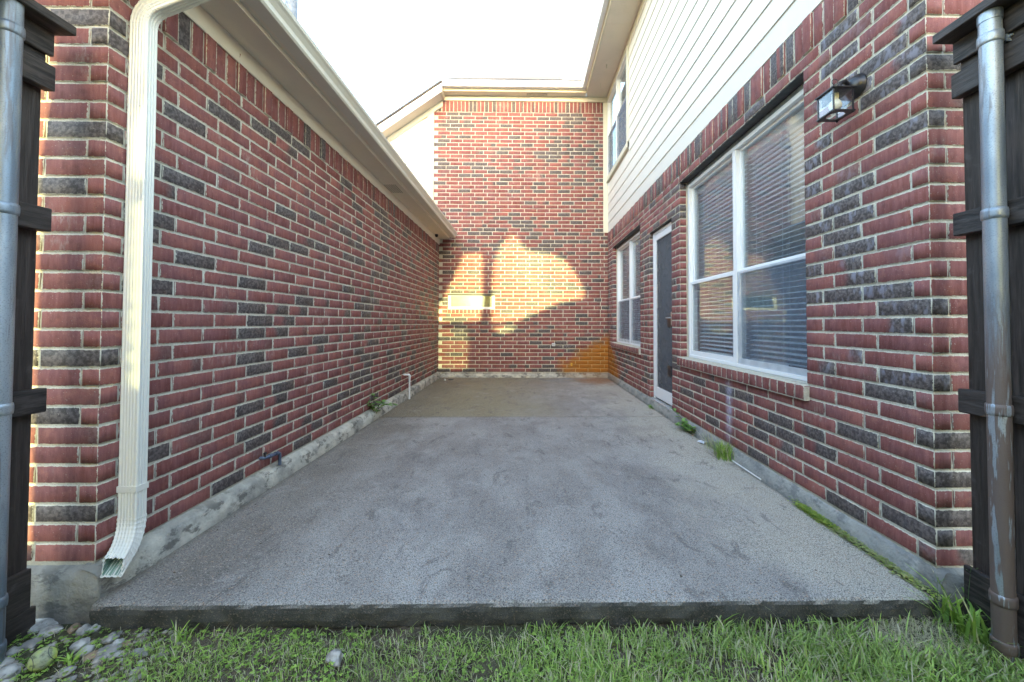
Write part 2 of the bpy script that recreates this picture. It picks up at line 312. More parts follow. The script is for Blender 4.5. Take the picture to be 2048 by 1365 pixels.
PVC = m_plain('white_pvc', (.74, .74, .72), .4, 0, .5, .05); LEAF = m_leaf('grass_leaf', (.17, .32, .045), (.46, .66, .14)); LEAF2 = m_leaf('broad_leaf', (.12, .26, .07), (.30, .50, .14)); MOSS = m_leaf('creeping_leaf', (.20, .32, .05), (.42, .50, .10))
INS = m_plain('downspout_inside', (.22, .33, .25), .7)

# ------------------------------------------------------------------ bricks
QF = np.array([(4, 5, 6, 7), (0, 1, 5, 4), (1, 2, 6, 5), (2, 3, 7, 6), (3, 0, 4, 7), (8, 9, 1, 0), (9, 10, 2, 1), (10, 11, 3, 2), (11, 8, 0, 3)])
def brick_geo(B):
    """B: array rows (cx, cy, cz, lx, t, lz, rz, dark, rand, flash, sheen) -> verts (n,12,3), edge (n,36,4), tone (n,12,4); local -Y is the face."""
    n = len(B); lx, t, lz = B[:, 3], B[:, 4], B[:, 5]; ch = .0030
    V = np.zeros((n, 12, 3)); sx = np.array([-1, 1, 1, -1]); sz = np.array([-1, -1, 1, 1])
    for i in range(4):
        V[:, i] = np.stack([sx[i] * lx / 2, -t / 2 + ch, sz[i] * lz / 2], 1)
        V[:, 4 + i] = np.stack([sx[i] * (lx / 2 - ch), -t / 2, sz[i] * (lz / 2 - ch)], 1)
        V[:, 8 + i] = np.stack([sx[i] * lx / 2, t / 2, sz[i] * lz / 2], 1)
    J = nr.uniform(-.0014, .0014, (n, 4, 3)); J[:, :, 1] *= .7; V[:, 0:4] += J; V[:, 4:8] += J + nr.uniform(-.0008, .0008, (n, 4, 3)) * [1, .4, 1]
    def E(P, kind):   # P (n,4,3)
        if kind == 'f': return np.stack([P[..., 0] + lx[:, None] / 2, lx[:, None] / 2 - P[..., 0], P[..., 2] + lz[:, None] / 2, lz[:, None] / 2 - P[..., 2]], -1)
        o = np.full(P.shape[:2], .02); return np.stack([o, o * 1.4, P[..., 2] + lz[:, None] / 2, lz[:, None] / 2 - P[..., 2]], -1)
    Ed = np.concatenate([E(V[:, QF[q]], 'f' if q < 5 else 's') for q in range(9)], 1)
    T = np.repeat(B[:, None, 7:11], 12, 1)
    return V, Ed, T
def brick_mesh(name, V, Ed, T):
    n = len(V); me = bpy.data.meshes.new(name); fs = (QF[None] + (np.arange(n) * 12)[:, None, None]).reshape(-1, 4)
    me.vertices.add(n * 12); me.vertices.foreach_set('co', V.reshape(-1)); me.loops.add(fs.size); me.loops.foreach_set('vertex_index', fs.reshape(-1).astype(np.int32))
    me.polygons.add(len(fs)); me.polygons.foreach_set('loop_start', np.arange(0, fs.size, 4, dtype=np.int32)); me.update(calc_edges=True)
    a = me.attributes.new('edge', 'FLOAT_COLOR', 'CORNER'); a.data.foreach_set('color', Ed.reshape(-1).astype(np.float32))
    b = me.attributes.new('tone', 'FLOAT_COLOR', 'POINT'); b.data.foreach_set('color', T.reshape(-1).astype(np.float32))
    me.materials.append(B_BRICK); return me

def project(p):
    d = np.array(p) - np.array([0, 0, HC]); w_ = d @ cf
    if w_ < .05: return None
    return CX + F * (d @ CRt) / w_, CY - F * (d @ CUp) / w_, w_
def view_size(b, nrm, hidden):
    q = project(b[:3])
    if q is None or not (-10 < q[0] < 2058 and -10 < q[1] < 1375) or hidden(b): return 0
    d = np.array(b[:3]) - np.array([0, 0, HC]); r = np.linalg.norm(d); c = -(d @ nrm) / r
    return max(0, c) * b[3] * b[5] / r ** 2

def fill_row(a, b, parity, corner_a=False, corner_b=False, L=.244, j=.010):
    """pieces (u0,u1) of one course between a and b"""
    out = []; u = a
    if corner_a and parity: u = a + .08
    elif not corner_a and parity: out.append((a, min(a + .115, b))); u = a + .125
    end = b
    while u < end - .02:
        e = min(u + L, end); out.append([u, e]); u = e + j
    if len(out) > 1 and out[-1][1] - out[-1][0] < .06:
        p = list(out[-2]); p[1] = out[-1][1]; out.pop()
        if p[1] - p[0] > .26: m = (p[0] + p[1]) / 2; out[-1] = (p[0], m - .005); out.append((m + .005, p[1]))
        else: out[-1] = tuple(p)
    return [tuple(q) for q in out]

class Wall:
    def __init__(s, org, U, N, rz, z0): s.o = np.array(org); s.U = np.array(U); s.N = np.array(N); s.rz = rz; s.z0 = z0; s.b = []; s.mm = MB()
    def P(s, u, z, d): q = s.o + s.U * u + s.N * d; return (q[0], q[1], z)
    def brick(s, u0, u1, z0, z1, dark=0, flash=1, painted_sheen=0, T=.070, d=0, hue=None):
        c = s.P((u0 + u1) / 2, (z0 + z1) / 2, -T / 2 + d)
        s.b.append((*c, u1 - u0, T, z1 - z0, s.rz, dark, rnd.random() if hue is None else hue, flash, painted_sheen))
    def courses(s, k0, k1, segs, pd, painted_sheen=0):
        for k in range(k0, k1):
            z = s.z0 + k * C
            for sg in segs(k, z):
                a, b, ca, par = sg
                for u0, u1 in fill_row(a, b, par, ca):
                    p = pd((u0 + u1) / 2, z); dk = 1 if rnd.random() < p else 0
                    fl = 1.0 if rnd.random() < .66 else rnd.choice([rnd.uniform(-.1, .3), rnd.uniform(.2, .5)])
                    if not dk and rnd.random() < .2: dk, fl = rnd.uniform(.2, .6), rnd.uniform(0, .4)
                    s.brick(u0, u1, z + .0094 + rnd.uniform(-.001, .001), z + C + rnd.uniform(-.0006, .0006), dk, fl, painted_sheen(((u0 + u1) / 2), z) if painted_sheen else 0, d=rnd.uniform(-.0012, .0012))
    def soldiers(s, u0, u1, z0, z1, pd=.22, ph=0):
        u = u0; i = ph
        while u < u1 - .05:
            pr = .011 if i % 3 == 0 else rnd.uniform(-.001, .003); dk = 1 if rnd.random() < pd else 0
            s.brick(u, u + .0694, z0 + .0094 + rnd.uniform(-.003, .001), z1, dk, rnd.choice([1, 1, .3]), 0, d=pr); u += C + rnd.uniform(-.001, .001); i += 1
    def sill(s, u0, u1, z0, z1, d=.035):
        n = max(1, round((u1 - u0) / C)); st = (u1 - u0) / n
        for i in range(n): s.brick(u0 + i * st + .004, u0 + (i + 1) * st - .004, z0 + .006, z1, 0, 1, 0, T=.16, d=d)
        m = MB(); s.slab_box(m, u0, u1, z0, z1 - .006, -.05, d - .005); s.mm.add(m.v, m.f)
    def slab_box(s, m, u0, u1, z0, z1, d0, d1):
        P = s.P; m.add([P(u0, z0, d0), P(u1, z0, d0), P(u1, z0, d1), P(u0, z0, d1), P(u0, z1, d0), P(u1, z1, d0), P(u1, z1, d1), P(u0, z1, d1)],
                       [(3, 2, 1, 0), (4, 5, 6, 7), (0, 1, 5, 4), (1, 2, 6, 5), (2, 3, 7, 6), (3, 0, 4, 7)])
    def mortar(s, u0, u1, z0, z1, holes=(), step=.02, rev=.09, back=-.004):
        us = {u0, u1}; zs = {z0, z1}
        H = [(a - .004, b + .004, c - .002, d + .004) for a, b, c, d in holes]
        for h in H: us |= {h[0], h[1]}; zs |= {h[2], h[3]}
        def sub(S):
            S = sorted(S); o = []
            for p, q in zip(S, S[1:]):
                n = max(1, int(round((q - p) / step))); o += [p + (q - p) * i / n for i in range(n)]
            return o + [S[-1]]
        us = sub(us); zs = sub(zs); nu = len(us); vs = [s.P(u, z, back + rnd.uniform(-.0024, .0014)) for z in zs for u in us]; fs = []
        for j in range(len(zs) - 1):
            zc = (zs[j] + zs[j + 1]) / 2
            for i in range(nu - 1):
                uc = (us[i] + us[i + 1]) / 2
                if any(h[0] < uc < h[1] and h[2] < zc < h[3] for h in H): continue
                fs.append((j * nu + i, j * nu + i + 1, (j + 1) * nu + i + 1, (j + 1) * nu + i))
        s.mm.add(vs, fs)
        for a, b, c, d in H:      # returns inside the openings
            for p, q in (((a, c), (a, d)), ((a, d), (b, d)), ((b, d), (b, c)), ((b, c), (a, c))):
                s.mm.add([s.P(p[0], p[1], back), s.P(q[0], q[1], back), s.P(q[0], q[1], -rev), s.P(p[0], p[1], -rev)], [(0, 1, 2, 3)])

def emit_walls(walls, parent, hidden, label_wall=None):
    """mortar = the part 'wall'; 300 largest bricks in view are sub-parts, the rest one joined mesh"""
    mm = MB()
    for wl in walls: mm.add(wl.mm.v, wl.mm.f)
    wo = mm.obj('wall', B_MORT, parent)
    B = []; sz = []
    for wl in walls:
        for b in wl.b: B.append(b); sz.append(view_size(b, np.array([wl.N[0], wl.N[1], 0.0]), hidden))
    B = np.array(B); order = np.argsort(-np.array(sz)); near = [i for i in order[:298] if sz[i] > 0]; ns = set(near); cache = {}
    for i in near:
        b = B[i]; key = (round(b[3], 3), round(b[5], 3), round(b[7], 1), round(b[9], 1), round(b[10], 1), round(b[4], 2), int(b[8] * 4))
        L = cache.setdefault(key, [])
        if len(L) < 3:
            V, Ed, T = brick_geo(b[None]); L.append(brick_mesh('brick', V, Ed, T)); me = L[-1]
        else: me = rnd.choice(L)
        put('brick', me, wo, b[:3], b[6])
    rest = np.array([i for i in range(len(B)) if i not in ns]); b = B[rest]; V, Ed, T = brick_geo(b); cs, sn = np.cos(b[:, 6])[:, None], np.sin(b[:, 6])[:, None]
    x = V[..., 0] * cs - V[..., 1] * sn; y = V[..., 0] * sn + V[..., 1] * cs
    V = np.stack([x + b[:, None, 0], y + b[:, None, 1], V[..., 2] + b[:, None, 2]], -1)
    put('brickwork', brick_mesh('brickwork', V, Ed, T), wo, kind='stuff'); return wo

def nz(x, y, s, seed=0): return mnoise.noise(Vector((x * s + seed, y * s, seed * 1.7)))

# ------------------------------------------------------------------ ground and patio
g = MB(); S = 60
xs = [-400, -60, -12] + [(-6 + .1 * i) for i in range(121)] + [12, 60, 400]; ys = [-400, -60, -12] + [(-4 + .1 * i) for i in range(76)] + [12, 60, 400]
def gz(x, y):
    base = -.112 + .012 * nz(x, y, 2.2, 3) + .006 * nz(x, y, 9, 5)
    if x > 1.2 and abs(x) < 6: base += min(.03, (x - 1.2) * .05)
    if x < -1.3 and abs(x) < 6: base += min(.012, (-x - 1.3) * .03)
    return base
g.add([(x, y, gz(x, y) if abs(x) < 7 and abs(y) < 7 else -.115) for y in ys for x in xs], [(j * len(xs) + i, j * len(xs) + i + 1, (j + 1) * len(xs) + i + 1, (j + 1) * len(xs) + i) for j in range(len(ys) - 1) for i in range(len(xs) - 1)], True)
g.obj('ground', SOIL, kind='structure', label='bare brown soil of the yard under the grass')

s = MB(); SX0, SX1 = -1.695, 1.655
def slab_prof(y0, y1, front):
    return None
nx = 168; xx = [SX0 + (SX1 - SX0) * i / nx for i in range(nx + 1)]
def row(y, z, amp, sd, ay=0): return [(x, y + (ay * nz(x, sd, 14, sd) if ay else 0) + (0), z + amp * nz(x, y, 3, sd)) for x in xx]
R_ = [row(1.585, -.2, 0, 1, .01), row(1.580, -.118, .004, 1, .022), row(1.566, -.10, .004, 1, .014), row(1.556, -.07, .003, 2, .008), row(1.552, -.04, .002, 3, .005), row(1.552, -.020, .001, 4, .005), row(1.557, -.009, .001, 5, .005), row(1.567, -.0025, .0008, 6, .004), row(1.59, 0, .001, 7)]
for i in range(1, 25): R_.append(row(1.59 + (4.545 - 1.59) * i / 25, 0, .003, 7))
R_ += [row(4.545, 0, 0, 7, .004), row(4.552, -.010, 0, 7, .004), row(4.560, -.010, 0, 7, .004), row(4.567, 0, 0, 7, .004)]
for i in range(1, 20): R_.append(row(4.567 + (7.9 - 4.567) * i / 19, 0.0, .003, 7))
n = nx + 1; vs = [p for r in R_ for p in r]
for i, p in enumerate(vs):   # the thin crack near the middle of the front edge
    if abs(p[0] + .037) < .011 and p[1] < 1.60 and p[2] > -.1: vs[i] = (p[0], p[1] + .006, p[2] - .002)
s.add(vs, [(j * n + i, j * n + i + 1, (j + 1) * n + i + 1, (j + 1) * n + i) for j in range(len(R_) - 1) for i in range(nx)])
s.add([(SX0, p, q) for p, q in ((1.58, -.2), (1.555, -.01), (1.57, 0), (7.9, 0), (7.9, -.2))], [(0, 4, 3, 2, 1)]); s.add([(SX1, p, q) for p, q in ((1.58, -.2), (1.555, -.01), (1.57, 0), (7.9, 0), (7.9, -.2))], [(0, 1, 2, 3, 4)])
recalc(s.obj('patio', B_SLAB, kind='structure', label='weathered grey concrete patio slab between the brick walls'))

# ------------------------------------------------------------------ buildings: roots
garage = empty('brick_garage', (-1.9, 1.62, 0), 'low single-storey red brick wing with deep cream soffit along the left side of the patio', 'building')
house = empty('brick_house', (1.8, 1.58, 0), 'two-storey house on the right, cream lap siding above red brick', 'building')
rear = empty('rear_wing', (0, 7.9, 0), 'tall red brick rear wing closing the far end of the patio', 'building')

# ---- left wing
LW = Wall((XL, YL), (0, 1), (1, 0), math.pi / 2, ZL); LF = Wall((XL, YL), (-1, 0), (0, -1), 0, ZL)
cl = lambda p0: (lambda u, z: max(.05, p0 + .07 + .40 * mnoise.noise(Vector((u * .9, z * 1.3, p0 * 40)))))
LW.courses(0, 30, lambda k, z: [(0 if k % 2 else .0, 6.215, True, 0 if k % 2 else 1)], cl(.21))
LF.courses(0, 34, lambda k, z: [(0, 1.6, True, 1 if k % 2 else 0)], cl(.2))
LW.soldiers(.0, 6.2, ZL + 30 * C, ZL + 30 * C + .244, .16)
LW.mortar(0.004, 6.22, .09, 2.74, step=.021); LF.mortar(.004, 1.65, .09, 2.83, step=.03)
emit_walls([LW, LF], garage, lambda b: b[0] < -2.1 or b[2] > 2.72 and b[1] > 1.7)

def footing(name, parent, path, label=None):
    """path: list of rows, each a list of points; joined as a strip"""
    m = MB(); n = len(path[0]); m.add([p for r in path for p in r], [(j * n + i, j * n + i + 1, (j + 1) * n + i + 1, (j + 1) * n + i) for j in range(len(path) - 1) for i in range(n - 1)], True)
    return recalc(m.obj(name, B_FOOT, parent))
rows = []
N_ = 200
for off, z, a in ((.0625, -.2, 0), (.062, -.005, .003), (.058, .045, .004), (.050, .082, .005), (.040, .098, .006), (.012, .112, .009), (-.03, .124, .006)):
    rows.append([(XL + off + a * nz(y, off * 30, 6, 2), y, z + a * nz(y, z * 20, 5, 9)) for y in [YL - .035 + (7.86 - YL) * i / N_ for i in range(N_ + 1)]])
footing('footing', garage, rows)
rows = []
for off, z, a in ((-.036, -.25, .0), (-.036, -.02, .005), (-.032, .06, .006), (-.026, .095, .006), (.0, .112, .006), (.05, .122, .004)):
    rows.append([(x, YL + off + a * nz(x, z * 8, 9, 4), min(z + (a * nz(x, off * 30, 7, 6) if z > 0 else 0), float(np.interp(x - XL, (.0, .012, .040, .050, .058, .0625), (.2, .108, .094, .078, .04, -.01))))) for x in [-3.4 + (3.4 + XL + .06) * i / 60 for i in range(61)]])
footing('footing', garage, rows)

m = MB(); m.box(XL + .002, XL + .012, YL - .02, 7.83, 2.682, 2.797); bevel(m.obj('frieze_board', P_SOFF, garage), .002)
ys_ = [1.2, 3.62, 6.05, 7.83]
for a, b in zip(ys_, ys_[1:]):
    m = MB(); m.box(-1.80, -1.537, a + .0015, b - .0015, 2.797, 2.807); m.obj('soffit_panel', P_SOFF, garage)
def sweep(m, path, prof, closed_prof=False, smooth=False):
    """path: XY polyline; prof: (out, z) with 'out' to the left-hand normal of the path"""
    rg = []
    for i, p in enumerate(path):
        p = Vector(p); a = (p - Vector(path[i - 1])).normalized() if i else (Vector(path[1]) - p).normalized(); b = (Vector(path[i + 1]) - p).normalized() if i < len(path) - 1 else a
        na, nb = Vector((-a.y, a.x)), Vector((-b.y, b.x)); mt = (na + nb); mt = mt / max(.3, mt.dot(na)) if i not in (0, len(path) - 1) else na
        rg.append([(p.x + mt.x * o, p.y + mt.y * o, z) for o, z in prof])
    m.rings(rg, True, (True, True), smooth)
GP = [(0, .118), (0, 0), (.078, 0), (.088, .012), (.090, .040), (.108, .066), (.120, .078), (.124, .100), (.118, .108), (.112, .104), (.117, .098), (.113, .080), (.103, .070), (.084, .044), (.082, .014), (.075, .005), (.005, .005), (.004, .118)]
def gprof(z, sx=1): return [(o * sx, z + h) for o, h in GP]
m = MB(); sweep(m, [(-1.537, 7.75), (-1.537, .9)], [(0, 2.785), (.012, 2.785), (.012, 2.815), (.014, 2.818), (.046, 2.818), (.046, 2.90), (0, 2.90)]); recalc(m.obj('fascia', P_SOFF, garage))
m = MB(); sweep(m, [(-1.490, 7.74), (-1.490, .9)], gprof(2.812)); recalc(m.obj('gutter', P_GUT, garage))
m = MB(); m.poly_prism([(-1.49, 2.813), (-1.37, 2.90), (-1.37, 2.92), (-1.49, 2.925)], 'y', 7.742, 7.746); m.obj('gutter_end_cap', P_GUT, garage)
m = MB(); m.add([(-1.44, .9, 2.935), (-1.44, 7.80, 2.935), (-5.2, 7.80, 4.82), (-5.2, .9, 4.82), (-1.44, .9, 2.90), (-1.44, 7.80, 2.90), (-5.2, 7.80, 4.78), (-5.2, .9, 4.78)], [(0, 1, 2, 3), (7, 6, 5, 4), (0, 4, 5, 1), (1, 5, 6, 2), (2, 6, 7, 3), (3, 7, 4, 0)]); recalc(m.obj('roof', SHING, garage))
m = MB(); m.box(-1.85, -1.80, 1.0, 7.8, 2.80, 2.90); m.box(-3.4, -1.85, YL + .02, YL + .08, 2.7, 3.0); m.obj('inner_plate', P_SOFF, garage)
m = MB(); m.tube([(-1.84, 3.0, 3.05), (-1.84, 3.0, 4.2)], .043, 16); m.obj('vent_pipe', m_plain('vent_pipe_grey', (.30, .33, .38), .5), garage)
for yy in (4.72,):   # vent slots in the soffit, their shade painted as darker strips
    m = MB()
    for i in range(7): m.box(-1.74 + i * .022, -1.730 + i * .022, yy, yy + .30, 2.7945, 2.7965)
    m.obj('soffit_vent', m_plain('vent_shadow', (.30, .27, .22), .8), garage)

# ---- right wall
RW = Wall((XR, YR), (0, 1), (-1, 0), -math.pi / 2, ZR); RF = Wall((XR, YR), (1, 0), (0, -1), 0, ZR)
W1 = (2.294 - YR, 4.176 - YR, ZR + 8 * C, ZR + 32 * C); W2 = (5.635 - YR, 7.40 - YR, ZR + 8 * C, ZR + 31 * C); DR = (4.42 - YR, 5.20 - YR, ZR, ZR + 28 * C)
def segR(k, z):
    segs = []; a = 0.0; first = True; zc = z + C / 2
    for h in (W1, DR, W2):
        lo = h[2] - (C if h is not DR else 0)
        if lo - .001 < zc < h[3]:
            segs.append((a, h[0], first, 0 if k % 2 else 1)); a = h[1]; first = False
    segs.append((a, YB - YR - .005, first, 0 if k % 2 else 1)); return segs
pdr = lambda u, z: max(.08, .21 + .3 * mnoise.noise(Vector((u * .9, z * 1.2, 3.3))) + (.13 if u < .8 and z > 1.1 else 0) + (.10 if z < .5 else 0))
shr = lambda u, z: (1.0 if u < .9 and z > .8 else .35 if z > 1.0 else .12)
RW.courses(0, 33, segR, pdr, shr); RF.courses(0, 36, lambda k, z: [(0, 1.6, True, 1 if k % 2 else 0)], lambda u, z: .34)
RW.soldiers(0, 6.25, ZR + 33 * C, 2.9435, .22, 1)
RW.mortar(.004, YB - YR, .085, 2.97, (W1, W2, DR), .021); RF.mortar(.004, 1.6, .085, 2.97, (), .03)
RW.sill(W1[0] - .02, W1[1] + .02, ZR + 7 * C - .01, ZR + 8 * C); RW.sill(W2[0] - .02, W2[1] + .02, ZR + 7 * C - .01, ZR + 8 * C)
emit_walls([RW, RF], house, lambda b: b[0] > 2.0)
for h in (W1, W2):
    m = MB(); m.box(XR + .004, XR + .10, YR + h[0] - .05, YR + h[1] + .05, h[3] + .001, h[3] + .009); m.obj('lintel', DARKST, house)
m = MB(); m.box(XR + .004, XR + .10, YR + DR[0] - .02, YR + DR[1] + .02, DR[3] + .001, DR[3] + .009); m.obj('lintel', DARKST, house)
rows = []
for off, z, a in ((-.022, -.2, 0), (-.021, -.002, .003), (-.015, .045, .005), (-.006, .080, .006), (.004, .098, .007), (.03, .106, .004)):
    rows.append([(XR + off + a * nz(y, off * 30, 6, 12), y, z + (a * nz(y, z * 20, 4, 19) * 1.3 if z > 0 else 0)) for y in [YR - .03 + (7.86 - YR) * i / N_ for i in range(N_ + 1)]])
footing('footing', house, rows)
rows = []
for off, z, a in ((-.036, -.25, .0), (-.032, -.02, .01), (-.028, .05, .010), (-.02, .085, .008), (.0, .100, .006), (.05, .106, .004)):
    rows.append([(x, YR + off + a * nz(x, z * 8, 9, 14), min(z + (a * nz(x, off * 30, 7, 16) if z > 0 else 0), float(np.interp(x - XR, (-.022, -.015, -.006, .004, .02), (-.004, .042, .076, .094, .2))))) for x in [XR - .018 + 1.6 * i / 60 for i in range(61)]])
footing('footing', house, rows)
# lap siding
def lap(parent, kx, z, y0, y1, e=.19):
    m = MB(); m.poly_prism([(kx + .012, z + e + .018), (kx, z), (kx + .010, z), (kx + .024, z + e + .018)] if False else [(kx + .002, z), (kx + .013, z + e + .02), (kx + .019, z + e + .02), (kx + .011, z)], 'y', y0, y1)
    return recalc(m.obj('siding_board', P_SIDE, parent))
m = MB(); m.box(XR - .004, XR + .03, YR - .01, 7.83, 2.945, 3.16); bevel(m.obj('frieze_board', P_SIDE, house), .002)
z = 3.128
while z < 5.66:
    up = z + .19 > 3.97
    if up: lap(house, XR - .016, z, YR - .02, 6.19); 
    else: lap(house, XR - .016, z, YR - .02, 7.83)
    z += .1905
m = MB(); m.box(XR + .012, XR + .10, YR + .05, 7.84, 3.0, 3.975); m.box(XR + .012, XR + .10, YR + .05, 6.20, 3.976, 5.80); m.box(XR + .012, XR + .10, 6.201, 7.84, 5.66, 5.80); m.box(XR + .02, XR + .10, 7.81, 7.84, 3.98, 5.65); m.obj('sheathing', P_SIDE, house)
m = MB(); m.box(XR - .02, XR + .02, YR - .03, YR + .07, 2.945, 5.70); m.obj('corner_board', P_CREAM, house)
m = MB(); m.box(1.66, 4.0, YR + .02, YR + .10, 2.97, 5.8); m.obj('front_siding', P_SIDE, house)
m = MB(); m.box(XR - .016, XR + .012, 1.5, 7.83, 5.655, 5.752); m.obj('frieze_board', P_CREAM, house)
yb = [1.0, 3.44, 5.88, 7.86]
for a, b in zip(yb, yb[1:]):
    m = MB(); m.box(1.24, 1.80, a + .0015, b - .0015, 5.760, 5.770); m.obj('soffit_panel', P_SOFF, house)
OUT = [(1.236, 1.0), (1.236, 7.672), (-1.655, 7.672)]
m = MB(); sweep(m, OUT, [(-.02, 5.752), (.012, 5.752), (.012, 5.785), (.030, 5.788), (.030, 5.90), (-.02, 5.90)]); recalc(m.obj('fascia', P_CREAM, house))
m = MB(); sweep(m, OUT, [(o + .031, z_) for o, z_ in gprof(5.800, .85)]); recalc(m.obj('gutter', P_VINYL, house))
m = MB(); m.add([(1.13, 1.0, 5.93), (4.8, 1.0, 8.3), (4.8, 11.2, 8.3), (1.13, 7.6, 5.93)], [(0, 1, 2, 3)]); m.add([(1.13, 1.0, 5.905), (4.8, 1.0, 8.27), (4.8, 11.2, 8.27), (1.13, 7.6, 5.905)], [(3, 2, 1, 0)]); recalc(m.obj('roof', SHING, house))

# ---- rear wall
BW = Wall((-1.872, YB), (1, 0), (0, -1), 0, ZR); U0 = -1.872
W3 = (-1.574 - U0, -.617 - U0, ZR + 16.15 * C, ZR + 20 * C - .004)
def segB(k, z):
    zc = z + C / 2; a = 0.0; e = XR - U0 + .01
    if z < 2.9: a = XL - U0 - .01
    pz = k % 2
    if ZR + 15 * C - .01 < zc < W3[3]: return [(a, W3[0], True, pz), (W3[1], e, False, pz)]
    return [(a, e, True, pz)]
BW.courses(0, 67, segB, cl(.25), lambda u, z: .12)
BW.soldiers(0, XR - U0, ZR + 67 * C, ZR + 67 * C + .232, .3)
BW.mortar(0, XR - U0 + .01, .085, 5.66, (W3,), .035)
BW.sill(W3[0], W3[1], ZR + 15 * C - .004, ZR + 16 * C + .006, .012)
emit_walls([BW], rear, lambda b: b[0] < XL and b[2] < 3.1)
m = MB(); m.box(-1.75, 1.69, YB - .02, YB + .05, -.1, .10); m.obj('footing', B_FOOT, rear)
rows = []
for off, z, a in ((-.045, -.01, .006), (-.040, .03, .006), (-.025, .065, .008), (-.004, .092, .006), (.03, .105, .0)):
    rows.append([(x, YB + off + a * nz(x, z * 20, 8, 22), z + a * nz(x, off * 30, 6, 26)) for x in [-1.76 + 3.46 * i / 110 for i in range(111)]])
footing('footing', rear, rows)
m = MB(); m.box(1.594, 1.686, YB - .028, YB - .004, 2.95, 5.64); bevel(m.obj('corner_board', P_CREAM, rear), .003)
m = MB(); m.box(-1.69, 1.68, YB - .022, YB + .01, 5.655, 5.752); m.obj('frieze_board', P_CREAM, rear)
for a, b in ((-1.66, -.70), (-.70, 1.236)):
    m = MB(); m.box(a + .0015, b - .0015, 7.662, 7.86, 5.760, 5.770); m.obj('soffit_panel', P_SOFF, rear)
m = MB(); m.box(.02, .44, 7.715, 7.79, 5.7555, 5.7585); m.obj('soffit_vent', m_plain('vent_grey', (.42, .39, .33), .8), rear)
# left gable slope: trim, siding, rake
m = MB(); m.box(-2.005, -1.874, YB - .024, YB + .02, 2.6, 5.56); bevel(m.obj('corner_board', P_CREAM, rear), .003)
def rz_(x): return 5.60 + .70 * (x + 1.75)
z = 2.7
while z < 5.3:
    zt = min(z + .185, 5.55); xa = -4.9; xt = max(xa, -1.75 - (5.56 - zt) / .70 ) ; xb = max(xa, -1.75 - (5.56 - z) / .70)
    if xt < -2.02:
        pts = [(-2.007, z), (xb, z), (xt, zt), (-2.007, zt)]
        m = MB(); m.add([(p[0], YB - .018 if p[1] == z else YB - .004, p[1]) for p in pts] + [(p[0], YB + .012, p[1]) for p in pts], [(0, 1, 2, 3), (7, 6, 5, 4), (0, 4, 5, 1), (1, 5, 6, 2), (2, 6, 7, 3), (3, 7, 4, 0)]); recalc(m.obj('siding_board', P_SIDE, rear))
    z += .183
m = MB(); m.box(-4.9, -1.87, YB + .013, YB + .05, 2.6, 3.4); m.poly_prism([(-4.9, 3.4), (-1.87, 3.4), (-1.87, 5.50), (-4.9, 3.38)], 'y', YB + .013, YB + .05); recalc(m.obj('sheathing', P_SIDE, rear))
sl = .70
def slope_board(name, mat, x0, x1, y0, y1, lo, hi, par=rear):
    f = lambda x: 5.85 + sl * (x + 1.66)
    m = MB(); m.poly_prism([(x1, f(x1) + lo), (x0, f(x0) + lo), (x0, f(x0) + hi), (x1, f(x1) + hi)], 'y', y0, y1); return recalc(m.obj(name, mat, par))
slope_board('rake_fascia', P_VINYL, -4.6, -1.657, 7.545, 7.575, -.175, .0)
slope_board('rake_soffit', P_SOFF, -4.6, -1.657, 7.576, YB, -.165, -.150)
slope_board('rake_frieze', P_CREAM, -4.6, -1.70, YB - .03, YB - .002, -.29, -.168)
slope_board('roof', SHING, -4.6, -1.657, 7.52, 11.5, .003, .045)
m = MB(); m.box(-1.70, -1.657, 7.56, 7.86, 5.66, 5.80); m.obj('box_return', P_CREAM, rear)
m = MB(); f = 5.93; m.add([(-1.66, 7.56, f), (1.2, 7.56, f), (1.2, 9.95, f + .69 * 2.39), (.45, 9.95, f + .69 * 2.39), (-1.66, 8.3, f + .5), (-1.66, 7.56, f - .03), (1.2, 7.56, f - .03)], [(0, 1, 2, 3, 4), (0, 5, 6, 1)])
recalc(m.obj('roof', SHING, rear))
m = MB(); m.box(.78, 1.18, 8.2, 8.5, 6.2, 6.50); bevel(m.obj('roof_vent_box', P_VINYL, rear), .01)

